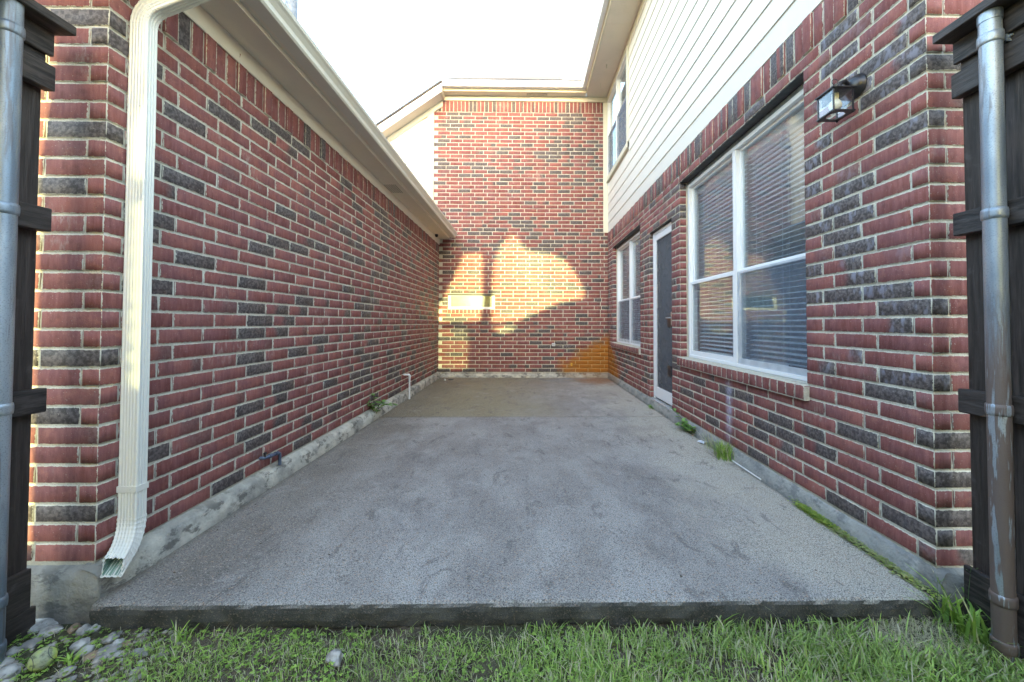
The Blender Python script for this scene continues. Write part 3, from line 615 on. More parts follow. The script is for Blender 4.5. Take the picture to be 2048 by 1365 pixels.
# ------------------------------------------------------------------ windows
def bar(name, par, x0, x1, y0, y1, z0, z1, mat=P_VINYL, bv=.003):
    m = MB(); m.box(x0, x1, y0, y1, z0, z1); o = m.obj(name, mat, par)
    if bv: bevel(o, bv)
    return o
def frame_mb(m, x0, x1, y0, y1, z0, z1, t, tb=None):
    tb = tb or t; m.box(x0, x1, y0, y0 + t, z0, z1); m.box(x0, x1, y1 - t, y1, z0, z1); m.box(x0 + .0005, x1 - .0005, y0 + t, y1 - t, z0, z0 + tb); m.box(x0 + .0005, x1 - .0005, y0 + t, y1 - t, z1 - t, z1)
def window(par, y0, y1, z0, z1, xf, rail, mullw=.05, blinds=True, screens=(True, True), fr=.035, scm=SCREEN, label=None, nsl=None, glassy=GLASS):
    m = MB(); frame_mb(m, xf, xf + .085, y0, y1, z0, z1, fr, .03); ym = (y0 + y1) / 2; m.box(xf + .001, xf + .08, ym - mullw / 2, ym + mullw / 2, z0 + .03, z1 - fr)
    w_ = bevel(m.obj('window', P_VINYL, par, label=label), .003)
    for i, (a, b) in enumerate(((y0 + fr, ym - mullw / 2), (ym + mullw / 2, y1 - fr))):
        m = MB(); frame_mb(m, xf + .036, xf + .066, a, b, rail, z1 - fr, .022, .028); bevel(m.obj('upper_sash', P_VINYL, w_), .002)
        m = MB(); frame_mb(m, xf + .010, xf + .034, a, b, z0 + .03, rail + .012, .028, .045); bevel(m.obj('lower_sash', P_VINYL, w_), .002)
        m = MB(); X = xf + .050; m.box(X, X + .003, a + .02, b - .02, rail + .02, z1 - fr - .02); m.obj('pane', glassy, w_)
        m = MB(); X = xf + .024; m.box(X, X + .003, a + .02, b - .02, z0 + .06, rail - .005); m.obj('pane', glassy, w_)
        if screens[i]:
            m = MB(); X = xf + .006; m.add([(X, a, z0 + .03), (X, b, z0 + .03), (X, b, rail), (X, a, rail)], [(0, 1, 2, 3)]); m.obj('insect_screen', scm, w_)
        if blinds:
            hz, lz = z1 - fr - .02, z0 + .06; m = MB(); m.box(xf + .100, xf + .150, a + .01, b - .01, hz - .05, hz); m.box(xf + .105, xf + .145, a + .012, b - .012, lz, lz + .018)
            m.obj('blind_rail', BLIND, w_); n = nsl or 42; st = (hz - .06 - lz - .03) / n; me = None
            sb = MB(); pr = []
            for q in range(5):
                t = q / 4 - .5; pr.append((t * .051 * .985, .0016 * (1 - (2 * t) ** 2) + t * .012))
            pl = [(p[0], p[1] + .0006) for p in pr] + [(p[0], p[1] - .0006) for p in reversed(pr)]
            sb.poly_prism([(p[0], p[1]) for p in pl], 'y', -(b - a) / 2 + .014, (b - a) / 2 - .014)
            me = sb.mesh('blind_slat', BLIND)
            for q in range(n): put('blind_slat', me, w_, (xf + .125, (a + b) / 2, lz + .03 + st * (q + .5) + rnd.uniform(-.001, .001)))
            m = MB()
            for yy in (a + .12, (a + b) / 2, b - .12):
                for dx in (.101, .149): m.box(xf + dx, xf + dx + .0015, yy, yy + .0022, lz, hz)
            m.obj('blind_cord', BLIND, w_)
    return w_
w1 = window(house, 2.30, 4.168, ZR + 8 * C + .004, ZR + 32 * C - .03, XR + .085, 1.535, screens=(True, False), label='large near window with white vinyl frame, screen on its near lower half', nsl=42)
w2 = window(house, 5.64, 7.395, ZR + 8 * C + .004, ZR + 31 * C - .03, XR + .085, 1.515, screens=(True, True), label='far ground-floor window with white frame', nsl=42)
m = MB(); m.box(XR + .085, XR + .14, 2.295, 4.175, ZR + 32 * C - .030, ZR + 32 * C); m.obj('head_flashing', m_plain('blue_grey_metal', (.20, .25, .29), .5), w1)
m = MB(); m.box(XR + .085, XR + .14, 5.636, 7.399, ZR + 31 * C - .030, ZR + 31 * C); m.obj('head_flashing', m_plain('grey_metal', (.10, .10, .11), .5), w2)
m = MB(); m.box(XR + .03, XR + .082, 2.30, 4.17, ZR + 8 * C + .001, ZR + 8 * C + .004); m.obj('mortar_wash', B_MORT, w1)
m = MB(); m.box(XR + .100, XR + .13, 2.345, 2.60, .80, .822); m.obj('sash_latch', BLACK, w1)
# curtain behind the near unit
m = MB(); pts = []
for i in range(25):
    t = i / 24; pts.append((XR + .30 + .02 * math.sin(t * 26), 2.33 + t * .34))
rg = []
for zz in (2.55, 2.3, 2.0, 1.75, 1.62):
    k_ = (zz - 1.62) / .93; rg.append([(p[0] + .02 * (1 - k_), 2.33 + (p[1] - 2.33) * (.35 + .65 * k_ ** .5), zz) for p in pts])
m.rings(rg, False); m.obj('curtain', CURT, w1)
wu = window(house, 6.28, 7.80, 4.06, 5.65, XR - .012, 4.915, blinds=False, scm=SCREENU, label='upper-floor window tucked in the corner under the soffit', fr=.03)
m = MB(); m.box(XR - .03, XR + .02, 6.19, 6.279, 3.965, 5.655); m.box(XR - .04, XR + .02, 6.19, 7.83, 3.97, 4.06); m.obj('window_casing', P_CREAM, wu)
# rooms behind the glass
m = MB(); m.box(2.05, 4.8, 1.75, 4.35, .12, .13); m.box(2.05, 4.8, 1.75, 4.35, 2.68, 2.70); m.box(4.8, 4.82, 1.75, 4.35, .12, 2.7); m.box(1.86, 4.8, 1.73, 1.75, .12, 2.7); m.box(1.86, 4.8, 4.35, 4.37, .12, 2.7); m.box(1.86, 2.05, 1.75, 4.35, 2.68, 2.70); m.box(1.86, 2.05, 1.75, 4.35, .12, .13)
m.box(1.86, 4.8, 5.4, 5.42, .12, 2.7); m.box(4.8, 4.82, 5.42, 7.9, .12, 2.7); m.box(1.86, 4.8, 5.42, 7.8, 2.68, 2.7); m.box(1.86, 4.8, 5.42, 7.8, .12, .13); m.box(1.86, 4.8, 7.8, 7.82, .12, 2.7)
m.box(1.92, 4.5, 6.0, 6.02, 3.9, 5.75); m.box(1.92, 4.5, 7.9, 7.92, 3.9, 5.75); m.box(4.5, 4.52, 6.0, 7.92, 3.9, 5.75); m.box(1.92, 4.5, 6.02, 7.9, 3.9, 3.92); m.box(1.92, 4.5, 6.02, 7.9, 5.73, 5.75); m.obj('room_interior', ROOM, house)

# small rear window
wz0, wz1 = ZR + 16.15 * C, ZR + 20 * C - .03
m = MB(); Y = YB + .035
m.box(-1.57, -1.515, Y, Y + .05, wz0, wz1); m.box(-.672, -.62, Y, Y + .05, wz0, wz1); m.box(-1.515, -.672, Y + .0005, Y + .05, wz0, wz0 + .045); m.box(-1.515, -.672, Y + .0005, Y + .05, wz1 - .012, wz1)
w3 = bevel(m.obj('window', P_VINYL, rear, label='small wide window low on the rear wall with frosted green glass'), .003)
m = MB(); m.box(-1.52, -.668, Y + .018, Y + .024, wz0 + .04, wz1 - .008); m.obj('pane', FROST, w3)
m = MB(); m.box(-1.58, -.61, YB + .006, YB + .09, wz1 + .001, wz1 + .026); m.obj('lintel', DARKST, w3)

# ------------------------------------------------------------------ door
dy0, dy1, dz0, dz1 = 4.425, 5.195, .105, 2.318
m = MB(); m.box(XR + .045, XR + .16, dy0, dy0 + .03, dz0, dz1); m.box(XR + .045, XR + .16, dy1 - .03, dy1, dz0, dz1); m.box(XR + .046, XR + .16, dy0 + .03, dy1 - .03, dz1 - .035, dz1); fr_ = m
door = bevel(m.obj('door', P_VINYL, house, label='white framed screen door between the two ground-floor windows'), .003)
m = MB(); x0, x1 = XR + .050, XR + .078; a, b = dy0 + .031, dy1 - .031
m.box(x0, x1, a, a + .075, dz0 + .02, dz1 - .037); m.box(x0, x1, b - .075, b, dz0 + .02, dz1 - .037); m.box(x0 + .001, x1 - .001, a + .075, b - .075, dz0 + .02, dz0 + .16); m.box(x0 + .001, x1 - .001, a + .075, b - .075, dz1 - .115, dz1 - .037)
bevel(m.obj('storm_door_frame', P_VINYL, door), .004)
m = MB(); X = XR + .066; m.add([(X, a + .07, dz0 + .15), (X, b - .07, dz0 + .15), (X, b - .07, dz1 - .11), (X, a + .07, dz1 - .11)], [(0, 1, 2, 3)]); m.obj('insect_screen', SCREEND, door)
m = MB(); frame_mb(m, XR + .056, XR + .062, a + .068, b - .068, dz0 + .153, dz1 - .108, .012); m.obj('glazing_bead', m_plain('grey_bead', (.42, .43, .45), .5), door)
m = MB(); m.box(XR + .13, XR + .165, dy0 + .03, dy1 - .03, dz0, dz1 - .035); m.box(XR + .126, XR + .13, dy0 + .16, dy0 + .36, .95, 2.1); m.box(XR + .126, XR + .13, dy1 - .36, dy1 - .16, .95, 2.1); m.box(XR + .126, XR + .13, dy0 + .16, dy0 + .36, .25, .8); m.box(XR + .126, XR + .13, dy1 - .36, dy1 - .16, .25, .8)
m.obj('inner_door', m_plain('grey_door_paint', (.30, .31, .33), .5), door)
m = MB(); m.tube([(XR + .05, 4.56, 1.17), (XR + .025, 4.56, 1.17), (XR + .022, 4.66, 1.17)], .007, 8); m.box(XR + .0475, XR + .051, 4.54, 4.575, 1.08, 1.24); m.obj('handle', m_plain('satin_metal', (.45, .45, .46), .3, .8), door)
for zz in (1.06, .46):
    m = MB(); m.box(XR + .058, XR + .064, 4.60, 4.72, zz, zz + .13); m.obj('screen_patch', BLACK, door)
m = MB(); m.box(XR - .004, XR + .16, dy0, dy1, .085, .104); bevel(m.obj('threshold', m_plain('aluminium_sill', (.5, .5, .5), .4, .5), door), .003)
m = MB(); m.box(XR + .0, XR + .16, dy0 - .01, dy1 + .01, -.05, .0845); m.obj('footing', B_FOOT, house)

# ------------------------------------------------------------------ downspout
def prof2(wd, dp, rib=.0022):
    pts = []
    def side(a, b, nrm, ln, cnt):
        a, b, nrm = Vector(a), Vector(b), Vector(nrm); L_ = (b - a).length; t = (b - a) / L_
        pts.append(a + t * .004); g_ = (L_ - .016) / cnt
        for i in range(cnt):
            c = a + t * (.008 + g_ * (i + .5)); pts.extend([c - t * g_ * .42, c - t * g_ * .16 - nrm * rib, c + t * g_ * .16 - nrm * rib, c + t * g_ * .42])
        pts.append(b - t * .004)
    w2_, d2 = wd / 2, dp / 2
    side((-w2_, -d2), (w2_, -d2), (0, -1), wd, 5); side((w2_, -d2), (w2_, d2), (1, 0), dp, 3); side((w2_, d2), (-w2_, d2), (0, 1), wd, 5); side((-w2_, d2), (-w2_, -d2), (-1, 0), dp, 3)
    return pts
ds = empty('downspout', (-1.708, 1.722, 0), 'cream ribbed metal downspout on the left brick corner, kicking out above the stones', 'downspout')
PR = prof2(.080, .052)
def dsweep(m, path, scale=None, plane='xz', caps=(False, False)):
    rg = []
    for i, p in enumerate(path):
        p = Vector(p); t = (Vector(path[min(i + 1, len(path) - 1)]) - Vector(path[max(i - 1, 0)])).normalized(); sc_ = scale[i] if scale else 1
        if plane == 'xz': yv = Vector((0, 1, 0)); xv = yv.cross(t); xv.normalize()
        else: xv = Vector((1, 0, 0)); yv = t.cross(xv).normalized()
        rg.append([p + xv * q[0] * sc_ + yv * q[1] * sc_ for q in PR])
    m.rings(rg, True, caps, False); return rg
m = MB(); dsweep(m, [(-1.708, 1.722, .250), (-1.708, 1.722, 1.90)]); recalc(m.obj('lower_pipe', P_DOWN, ds))
m = MB(); dsweep(m, [(-1.708, 1.722, 1.885), (-1.708, 1.722, 2.43)], [1.03, 1.0]); recalc(m.obj('upper_pipe', P_DOWN, ds))
def arc(c0, d0, d1, steps, seg):   # crimped bend: centre line rotated from d0 to d1
    pts = [Vector(c0)]; 
    for i in range(steps):
        t = (i + .5) / steps; d = (Vector(d0) * math.cos(t * math.pi / 2) + Vector(d1) * math.sin(t * math.pi / 2)) if False else Vector(d0).lerp(Vector(d1), t).normalized(); pts.append(pts[-1] + d * seg)
    return pts
p = arc((-1.708, 1.722, 2.42), (0, 0, 1), (1, 0, .42), 22, .0062); sc_ = [1.0 + (.022 if i % 3 == 1 else -.01) for i in range(len(p))]
e = p[-1] + Vector((1, 0, .42)).normalized() * .20; p2 = arc(e, (1, 0, .42), (.0, 0, 1), 14, .006); p3 = p2 + [p2[-1] + Vector((0, 0, .10))]
m = MB(); dsweep(m, p + p3, sc_ + [1.0] * len(p3)); recalc(m.obj('upper_elbow', P_DOWN, ds))
p = arc((-1.708, 1.722, .262), (0, 0, -1), (.45, -1, -.30), 26, .0068); sc_ = [1.03 + (.03 if i % 3 == 1 else -.012) for i in range(len(p))]
p += [p[-1] + Vector((.45, -1, -.30)).normalized() * .070]; sc_.append(1.04)
m = MB(); rr = dsweep(m, p, sc_, 'yz'); nn_ = len(PR)
for i_ in range(nn_):
    for q_ in (1,):
        k_i = (len(p) - q_) * nn_ + i_; v_ = Vector(m.v[k_i]); v_ += Vector((-.45, 1, .30)).normalized() * (.045 * (.5 + PR[i_][1] / .052) if False else .045 * max(0, min(1, (v_.z - p[-1].z) / .05 + .5))); m.v[k_i] = tuple(v_ + Vector((rnd.uniform(-.002, .002),) * 3))
elb = recalc(m.obj('outlet_elbow', P_DOWN, ds)); sm = elb.modifiers.new('wall', 'SOLIDIFY'); sm.thickness = .0015; sm.offset = -1
m = MB(); PRs = PR; PR = [q * .93 for q in PRs]; dsweep(m, p[8:], sc_[8:], 'yz'); PR = PRs
for i_ in range(nn_):
    k_i = (len(p) - 9) * nn_ + i_; v_ = Vector(m.v[k_i]); m.v[k_i] = tuple(v_ + Vector((-.45, 1, .30)).normalized() * (.006 + .045 * max(0, min(1, (v_.z - p[-1].z) / .05 + .5))))
m.obj('outlet_lining', INS, ds)
m = MB()
for zz in (.372,):
    rg = [[(-1.708 + q[0] * 1.06 + (0), 1.722 + q[1] * 1.08, zz + h) for q in [Vector((-.04, -.026)), Vector((.04, -.026)), Vector((.04, .026)), Vector((-.04, .026))]] for h in (0, .026)]
    m.rings(rg, True, (True, True), False)
bevel(m.obj('strap', P_DOWN, ds), .001)
m = MB()
for zz, yy in ((.385, 1.6935), (.27, 1.6945), (2.05, 1.6945)): m.lathe([(.0035, 0), (.0035, .002), (.001, .003)], (-1.69, yy, zz), 8)
m.obj('screw', m_plain('screw_steel', (.5, .5, .5), .3, .7), ds)

# ------------------------------------------------------------------ fences
def board(name, par, x0, x1, y0, y1, z0, z1, vert=False, bv=.003):
    m = MB(); m.box(x0, x1, y0, y1, z0, z1); me = m.mesh(name, WOOD); a = me.attributes.new('grain', 'FLOAT', 'POINT'); a.data.foreach_set('value', [1.0 if vert else 0.0] * len(me.vertices))
    o = put(name, me, par); bevel(o, bv, 1); return o
def fence(sgn, X_rail, X_board, X_cap, X_kick, y_end, lab):
    root = empty('wood_fence', (X_board, y_end, 0), lab, 'fence'); s_ = sgn
    def bx(name, xa, xb, *r, **k): return board(name, root, min(xa, xb), max(xa, xb), *r, **k)
    y0 = -3.2
    bx('cap_board', X_cap, X_cap + s_ * .15, y0, y_end + .0, 2.250, 2.286); bx('trim_board', X_rail, X_rail + s_ * .019, y0, y_end - .01, 2.158, 2.2485)
    for za, zb in ((2.022, 2.120), (1.461, 1.552), (.752, .845)): bx('rail', X_rail, X_rail + s_ * .04, y0, y_end + (rnd.uniform(-.004, .004)), za, zb)
    bx('rail', X_rail + s_ * .020, X_rail + s_ * .04, y0, y_end - .02, 2.125, 2.2485)
    y = y_end - .005; i = 0
    while y > y0:
        wd = .136 + rnd.uniform(-.001, .001); t = rnd.uniform(0, .003); bx('picket', X_board + s_ * t, X_board + s_ * (t + .016), y - wd, y, .02 + rnd.uniform(-.01, .01), 2.248, vert=True, bv=.002); y -= wd + rnd.uniform(.002, .006); i += 1
    bx('kick_board', X_kick, X_kick + s_ * .020, y0, y_end - .01, .0, .152); bx('kick_board', X_kick + s_ * .003, X_kick + s_ * .020, y0, y_end + .01, -.16, -.004)
    return root
FL = fence(-1, -1.877, -1.930, -1.803, -1.906, 1.552, 'dark stained wooden fence with flat cap, left of the patio')
FR = fence(1, 1.740, 1.782, 1.667, 1.739, 1.535, 'dark stained wooden fence with flat cap, right of the patio')
def post(root, x, y, ztop, clampside):
    m = MB(); m.tube([(x, y, -.3), (x, y, ztop)], .0302, 28, (True, True)); po = m.obj('steel_post', GALV, root)
    for zz in (2.15, 1.505, .797, .125, -.035):
        m = MB(); rg = []
        for h, r in ((-.020, .0306), (-.018, .0335), (-.008, .0345), (.008, .0345), (.018, .0335), (.020, .0306)): rg.append([(x + r * math.cos(2 * math.pi * k / 28), y + r * math.sin(2 * math.pi * k / 28), zz + h) for k in range(28)])
        m.rings(rg); xx_ = x + clampside * .034
        m.box(min(xx_, xx_ + clampside * .035), max(xx_, xx_ + clampside * .035), y + .018, y + .0215, zz - .018, zz + .018); m.box(min(xx_, xx_ + clampside * .035), max(xx_, xx_ + clampside * .035), y - .0215, y - .018, zz - .018, zz + .018)
        m.tube([(xx_ + clampside * .012, y - .03, zz), (xx_ + clampside * .012, y + .032, zz)], .005, 8); m.obj('clamp', GALV, po)
    m = MB(); m.lathe([(.0325, -.03), (.033, 0), (.030, .012), (.018, .022), (.002, .026)], (x, y, ztop), 24); m.obj('post_cap', GALV, po)
post(FL, -1.846, 1.385, 2.40, -1); post(FR, 1.709, 1.372, 2.245, 1)

# ------------------------------------------------------------------ wall lantern
wl = empty('wall_lantern', (XR, 1.915, 2.31), 'small black wall lantern with clear glass and a bulb, high on the right brick pier', 'lamp')
m = MB(); m.lathe([(.058, 0), (.058, -.010), (.052, -.014), (.050, -.024), (.040, -.040), (.022, -.050), (.004, -.053)], (XR - .001, 1.915, 2.312), 28, 'x'); m.obj('backplate', BLACK, wl)
m = MB(); m.tube([(XR - .045, 1.915, 2.318), (XR - .075, 1.905, 2.332), (XR - .10, 1.90, 2.318), (XR - .118, 1.90, 2.29)], .011, 10); m.obj('arm', BLACK, wl)
bx0, bx1, by0, by1, bz0, bz1 = 1.512, 1.615, 1.850, 1.955, 2.158, 2.266
m = MB(); m.box(bx0 - .008, bx1 + .008, by0 - .008, by1 + .008, bz1, bz1 + .006); cx_, cy_ = (bx0 + bx1) / 2, (by0 + by1) / 2
m.lathe([(.036, .006), (.036, .018), (.030, .026), (.010, .032), (.004, .040), (.004, .046)], (cx_, cy_, bz1), 20)
bevel(m.obj('roof', BLACK, wl), .001)
m = MB(); m.tube([(cx_ + .015 * math.cos(a_), cy_, bz1 + .061 + .015 * math.sin(a_)) for a_ in [2 * math.pi * i / 20 for i in range(21)]], .0017, 6); m.obj('ring', BLACK, wl)
m = MB()
for x_ in (bx0, bx1 - .006):
    for y_ in (by0, by1 - .006): m.box(x_, x_ + .006, y_, y_ + .006, bz0, bz1)
for x_ in (bx0 + .003, bx1 - .003):
    for y_ in (by0 + .003, by1 - .003): m.lathe([(.004, 0), (.005, -.003), (.003, -.007)], (x_, y_, bz0 - .006), 8)
m.obj('corner_bars', BLACK, wl)
m = MB(); n = 32; o_ = []; i_ = []
for k_ in range(n):
    a_ = 2 * math.pi * k_ / n; c_, s2 = math.cos(a_), math.sin(a_); q = 1 / max(abs(c_), abs(s2)); o_.append((cx_ + c_ * q * .0565, cy_ + s2 * q * .0565)); i_.append((cx_ + c_ * .039, cy_ + s2 * .039))
v_ = [(*p_, bz0 - .006) for p_ in o_] + [(*p_, bz0 - .006) for p_ in i_] + [(*p_, bz0) for p_ in o_] + [(*p_, bz0) for p_ in i_]
f_ = []
for k_ in range(n):
    l_ = (k_ + 1) % n; f_ += [(k_, n + k_, n + l_, l_), (2 * n + k_, 2 * n + l_, 3 * n + l_, 3 * n + k_), (k_, l_, 2 * n + l_, 2 * n + k_), (n + l_, n + k_, 3 * n + k_, 3 * n + l_)]
m.add(v_, f_); recalc(m.obj('base_ring', BLACK, wl))
for a4 in ((bx0 + .002, bx0 + .004, by0 + .006, by1 - .006), (bx1 - .004, bx1 - .002, by0 + .006, by1 - .006), (bx0 + .006, bx1 - .006, by0 + .002, by0 + .004), (bx0 + .006, bx1 - .006, by1 - .004, by1 - .002)):
    m = MB(); m.box(*a4, bz0, bz1); m.obj('glass_pane', GLASS2, wl)
m = MB(); m.lathe([(.012, .0), (.013, -.018), (.014, -.03), (.024, -.045), (.028, -.062), (.022, -.080), (.010, -.090), (.001, -.092)], (cx_, cy_, bz1), 20); m.obj('bulb', m_plain('bulb_white', (.78, .76, .62), .3, 0, .5, .02), wl)
m = MB(); m.lathe([(.016, 0), (.016, -.02), (.014, -.022)], (cx_, cy_, bz1 - .0005), 16); m.obj('socket', m_plain('bulb_socket', (.70, .66, .50), .4), wl)

# ------------------------------------------------------------------ small things
m = MB(); m.lathe([(.030, 0), (.030, -.03), (.022, -.045), (.008, -.052)], (-1.700, 7.38, 2.794), 18); m.obj('security_camera', BLACK, None, label='small black dome camera under the left soffit near the rear wall', cat='camera')
cp = bpy.data.objects['security_camera']; cp.name = 'security_camera'
m = MB(); m.tube([(-1.668, 5.62, -.02), (-1.668, 5.62, .325), (-1.672, 5.62, .342), (-1.688, 5.62, .350), (-1.76, 5.62, .350)], .0125, 12); m.tube([(-1.668, 5.62, .295), (-1.668, 5.62, .34), (-1.675, 5.62, .35), (-1.70, 5.62, .350)], .016, 12)
m.obj('drain_pipe', PVC, None, label='thin white pipe with an elbow rising from the patio beside the left wall', cat='pipe')
bb = empty('water_tap', (-1.72, 2.65, .2), 'stub of corroded blue-grey pipe poking from the left footing', 'pipe')
PG = m_plain('corroded_copper', (.10, .13, .20), .5, .4)
m = MB(); m.tube([(-1.76, 2.60, .205), (-1.725, 2.60, .205), (-1.715, 2.62, .205), (-1.712, 2.72, .200), (-1.712, 2.74, .19), (-1.712, 2.742, .11)], .010, 10); m.obj('pipe', PG, bb)
m = MB(); m.tube([(-1.714, 2.63, .205), (-1.713, 2.655, .2045)], .014, 12); m.tube([(-1.712, 2.69, .202), (-1.712, 2.715, .2005)], .014, 12); m.obj('coupling', PG, bb)
m = MB(); m.tube([(-1.72, 2.60, .21), (-1.72, 2.60, .235)], .005, 8); m.box(-1.726, -1.714, 2.59, 2.61, .232, .242); m.obj('valve_stem', BLACK, bb)
m = MB(); m.lathe([(.052, .0), (.052, .005), (.046, .008), (.02, .009), (.001, .009)], (-1.43, 7.50, .003), 24); m.obj('drain_cover', m_plain('dark_plastic', (.03, .035, .04), .5), None, label='round dark cleanout cover on the patio floor near the far left corner', cat='drain cover')
m = MB(); m.lathe([(.02, .0), (.024, .008), (.018, .022), (.004, .028)], (-1.53, 7.42, .0), 9); m.obj('paper_cup', PVC, None, label='small white scrap lying beside the round drain cover', cat='litter')
m = MB(); m.box(.545, .612, YB - .030, YB + .01, .632, .695); bevel(m.obj('wall_box', m_plain('grey_white_plastic', (.55, .55, .56), .5), None, label='small pale square cover plate on the rear brick wall', cat='cover plate'), .006)
m = MB(); m.box(.925, .965, YB - .025, YB + .01, .235, .290); bevel(m.obj('valve_cap', m_plain('yellow_plastic', (.62, .34, .03), .5), None, label='small yellow cap low on the rear wall by the rust stain', cat='pipe cap'), .008)
m = MB(); m.tube([(1.664, 3.10, .004), (1.664, 2.72, .004)], .006, 8); m.obj('plastic_strip', PVC, None, label='thin white plastic strip in the joint at the right edge of the patio', cat='trim strip')
m = MB(); n = 9; pv = []
for j in range(n):
    for i in range(n): pv.append((1.60 + .075 * i / (n - 1) + rnd.uniform(-.004, .004), 3.52 + .07 * j / (n - 1) + rnd.uniform(-.004, .004), .003 + rnd.uniform(0, .018)))
m.add(pv, [(j * n + i, j * n + i + 1, (j + 1) * n + i + 1, (j + 1) * n + i) for j in range(n - 1) for i in range(n - 1) if (i, j) not in ((0, 0), (n - 2, 0), (0, n - 2), (n - 2, n - 2))])
m.obj('paper_scrap', m_plain('crumpled_paper', (.68, .70, .76), .7), None, label='crumpled white paper scrap between two weeds on the right patio edge', cat='litter')
for i_, yy in enumerate((6.823, 7.387)):
    m = MB(); m.tube([(1.452, yy, 5.76), (1.452, yy + .004, 5.70), (1.458, yy + .006, 5.69)], .008, 8); m.obj('soffit_hook', P_CREAM, None, label=('short cream hook under the right soffit, nearer one' if not i_ else 'short cream hook under the right soffit, the one nearest the rear wall'), cat='hook', group='hooks under the right soffit')

# stones
def rock(name, x, y, r, mat, lab, cat='stone', grp=None, flat=.6, el=1.3, z=None, seed=0, axis=None, sub=3, rough=.42, floor=False):
    import bmesh
    bm = bmesh.new(); bmesh.ops.create_icosphere(bm, subdivisions=sub, radius=1); a = rnd.uniform(0, 3.1) if axis is None else axis
    for v in bm.verts:
        p_ = v.co.copy(); q = 1 + rough * mnoise.noise(p_ * 1.3 + Vector((seed * 3.1, seed, 0))) + rough * .5 * mnoise.noise(p_ * 3 + Vector((seed, 9, seed)))
        p_ = Vector((p_.x * el, p_.y, p_.z * flat)) * q * r; v.co = Vector((p_.x * math.cos(a) - p_.y * math.sin(a), p_.x * math.sin(a) + p_.y * math.cos(a), p_.z))
    for f__ in bm.faces: f__.smooth = True
    me = bpy.data.meshes.new(name); bm.to_mesh(me); bm.free(); me.materials.append(mat)
    return put(name, me, None, (x, y, gz(x, y) + r * flat * .45 if z is None else z), 0, lab, cat, grp)
ST1, ST2, ST3 = m_stone('pale_limestone', (.28, .265, .245), (.50, .485, .46)), m_stone('tan_stone', (.24, .17, .12), (.36, .26, .18)), m_stone('grey_stone', (.22, .22, .22), (.40, .39, .38))
SG = 'stones scattered at the foot of the left wall'
def near(s_): return s_
rocks = [(-1.905, 1.575, .044, ST1, 'long pale stone leaning by the left footing, largest of the stones', 1.8, .5), (-1.835, 1.545, .032, ST1, 'bluish white stone just right of the long pale stone', 1.4, .5), (-1.755, 1.555, .022, ST2, 'small tan stone close below the left footing', 1.3, .5),
 (-1.703, 1.54, .027, ST1, 'pale blocky stone below the downspout outlet', 1.2, .7), (-1.672, 1.553, .020, ST1, 'grey-white stone against the patio corner', 1.1, .8), (-1.57, 1.512, .025, ST3, 'rounded grey stone in front of the patio edge, left end', 1.2, .7), (-1.525, 1.492, .020, ST1, 'small bright white stone right of the rounded grey stone', 1.3, .7),
 (-1.645, 1.48, .026, ST1, 'pale stone with a clover leaf beside it, middle of the pebble patch', 1.1, .8), (-1.60, 1.452, .024, ST1, 'smooth white oval stone at the centre of the pebble patch', 1.35, .7), (-1.828, 1.488, .028, ST3, 'grey stone half hidden by clover near the fence', 1.4, .5), (-1.847, 1.445, .024, ST1, 'pale pink-white stone beside the left fence post', 1.2, .7),
 (-1.826, 1.405, .026, ST1, 'long whitish stone pointing at the tennis ball', 1.8, .5), (-1.76, 1.36, .034, ST1, 'blue-white angular stone at the lower left corner', 1.4, .7), (-1.53, 1.462, .028, ST3, 'flat grey-brown stone between grass and pebbles', 1.6, .45), (-1.52, 1.425, .020, ST1, 'small white triangular stone right of the tennis ball', 1.3, .6),
 (-1.487, 1.446, .017, ST1, 'thin white chip standing in the grass edge', 1.5, .5), (-1.412, 1.458, .022, ST3, 'long grey stone, rightmost of the pebble patch', 1.6, .6), (-1.500, 1.499, .013, ST2, 'tiny orange-brown stone behind the white ones', 1.3, .6), (-1.56, 1.447, .022, ST2, 'tan flat stone beside the white oval stone', 1.7, .4),
 (-1.575, 1.375, .022, ST1, 'white stone touching the right side of the tennis ball', 1.3, .7), (-1.535, 1.352, .016, ST3, 'small grey stone at the bottom edge right of the tennis ball', 1.3, .6), (-1.60, 1.325, .026, ST1, 'broad pale stone at the bottom edge below the tennis ball', 1.5, .5), (-1.725, 1.335, .020, ST1, 'pale stone at the bottom edge left of the tennis ball', 1.3, .6),
 (-1.345, 1.385, .017, ST1, 'pale stone half buried in grass right of the pebble patch', 1.3, .6)]
for i, (x, y, r, mt, lab, el, fl) in enumerate(rocks): rock('stone', x, y, r * .82, mt, lab, 'stone', SG, fl, el, seed=i + 1)
ws = rock('stone', -.676, 1.415, .026, ST1, 'lone white chipped stone lying in the grass left of centre', 'stone', None, .75, 1.05, seed=44, rough=.6, sub=3); ws.location.z += .012
PEB = m_stone('pebble_mix', (.20, .17, .14), (.40, .37, .33)); pb = MB(); import bmesh
for i in range(260):
    x = -1.30 - abs(nr.normal(0, .28)); y = nr.uniform(1.15, 1.565)
    if x < -2.05: continue
    r = nr.uniform(.004, .012); bm = bmesh.new(); bmesh.ops.create_icosphere(bm, subdivisions=1, radius=1); ax = nr.uniform(0, 3)
    vv = [(x + r * (v.co.x * math.cos(ax) * 1.3 - v.co.y * math.sin(ax)) * (1 + .2 * nr.randn() * .5), y + r * (v.co.x * math.sin(ax) * 1.3 + v.co.y * math.cos(ax)), gz(x, y) + .002 + r * .6 * v.co.z) for v in bm.verts]
    pb.add(vv, [tuple(v.index for v in f__.verts) for f__ in bm.faces], True); bm.free()
pb.obj('gravel', PEB, None, kind='stuff', label='fine mixed gravel around the stones at lower left', cat='gravel')

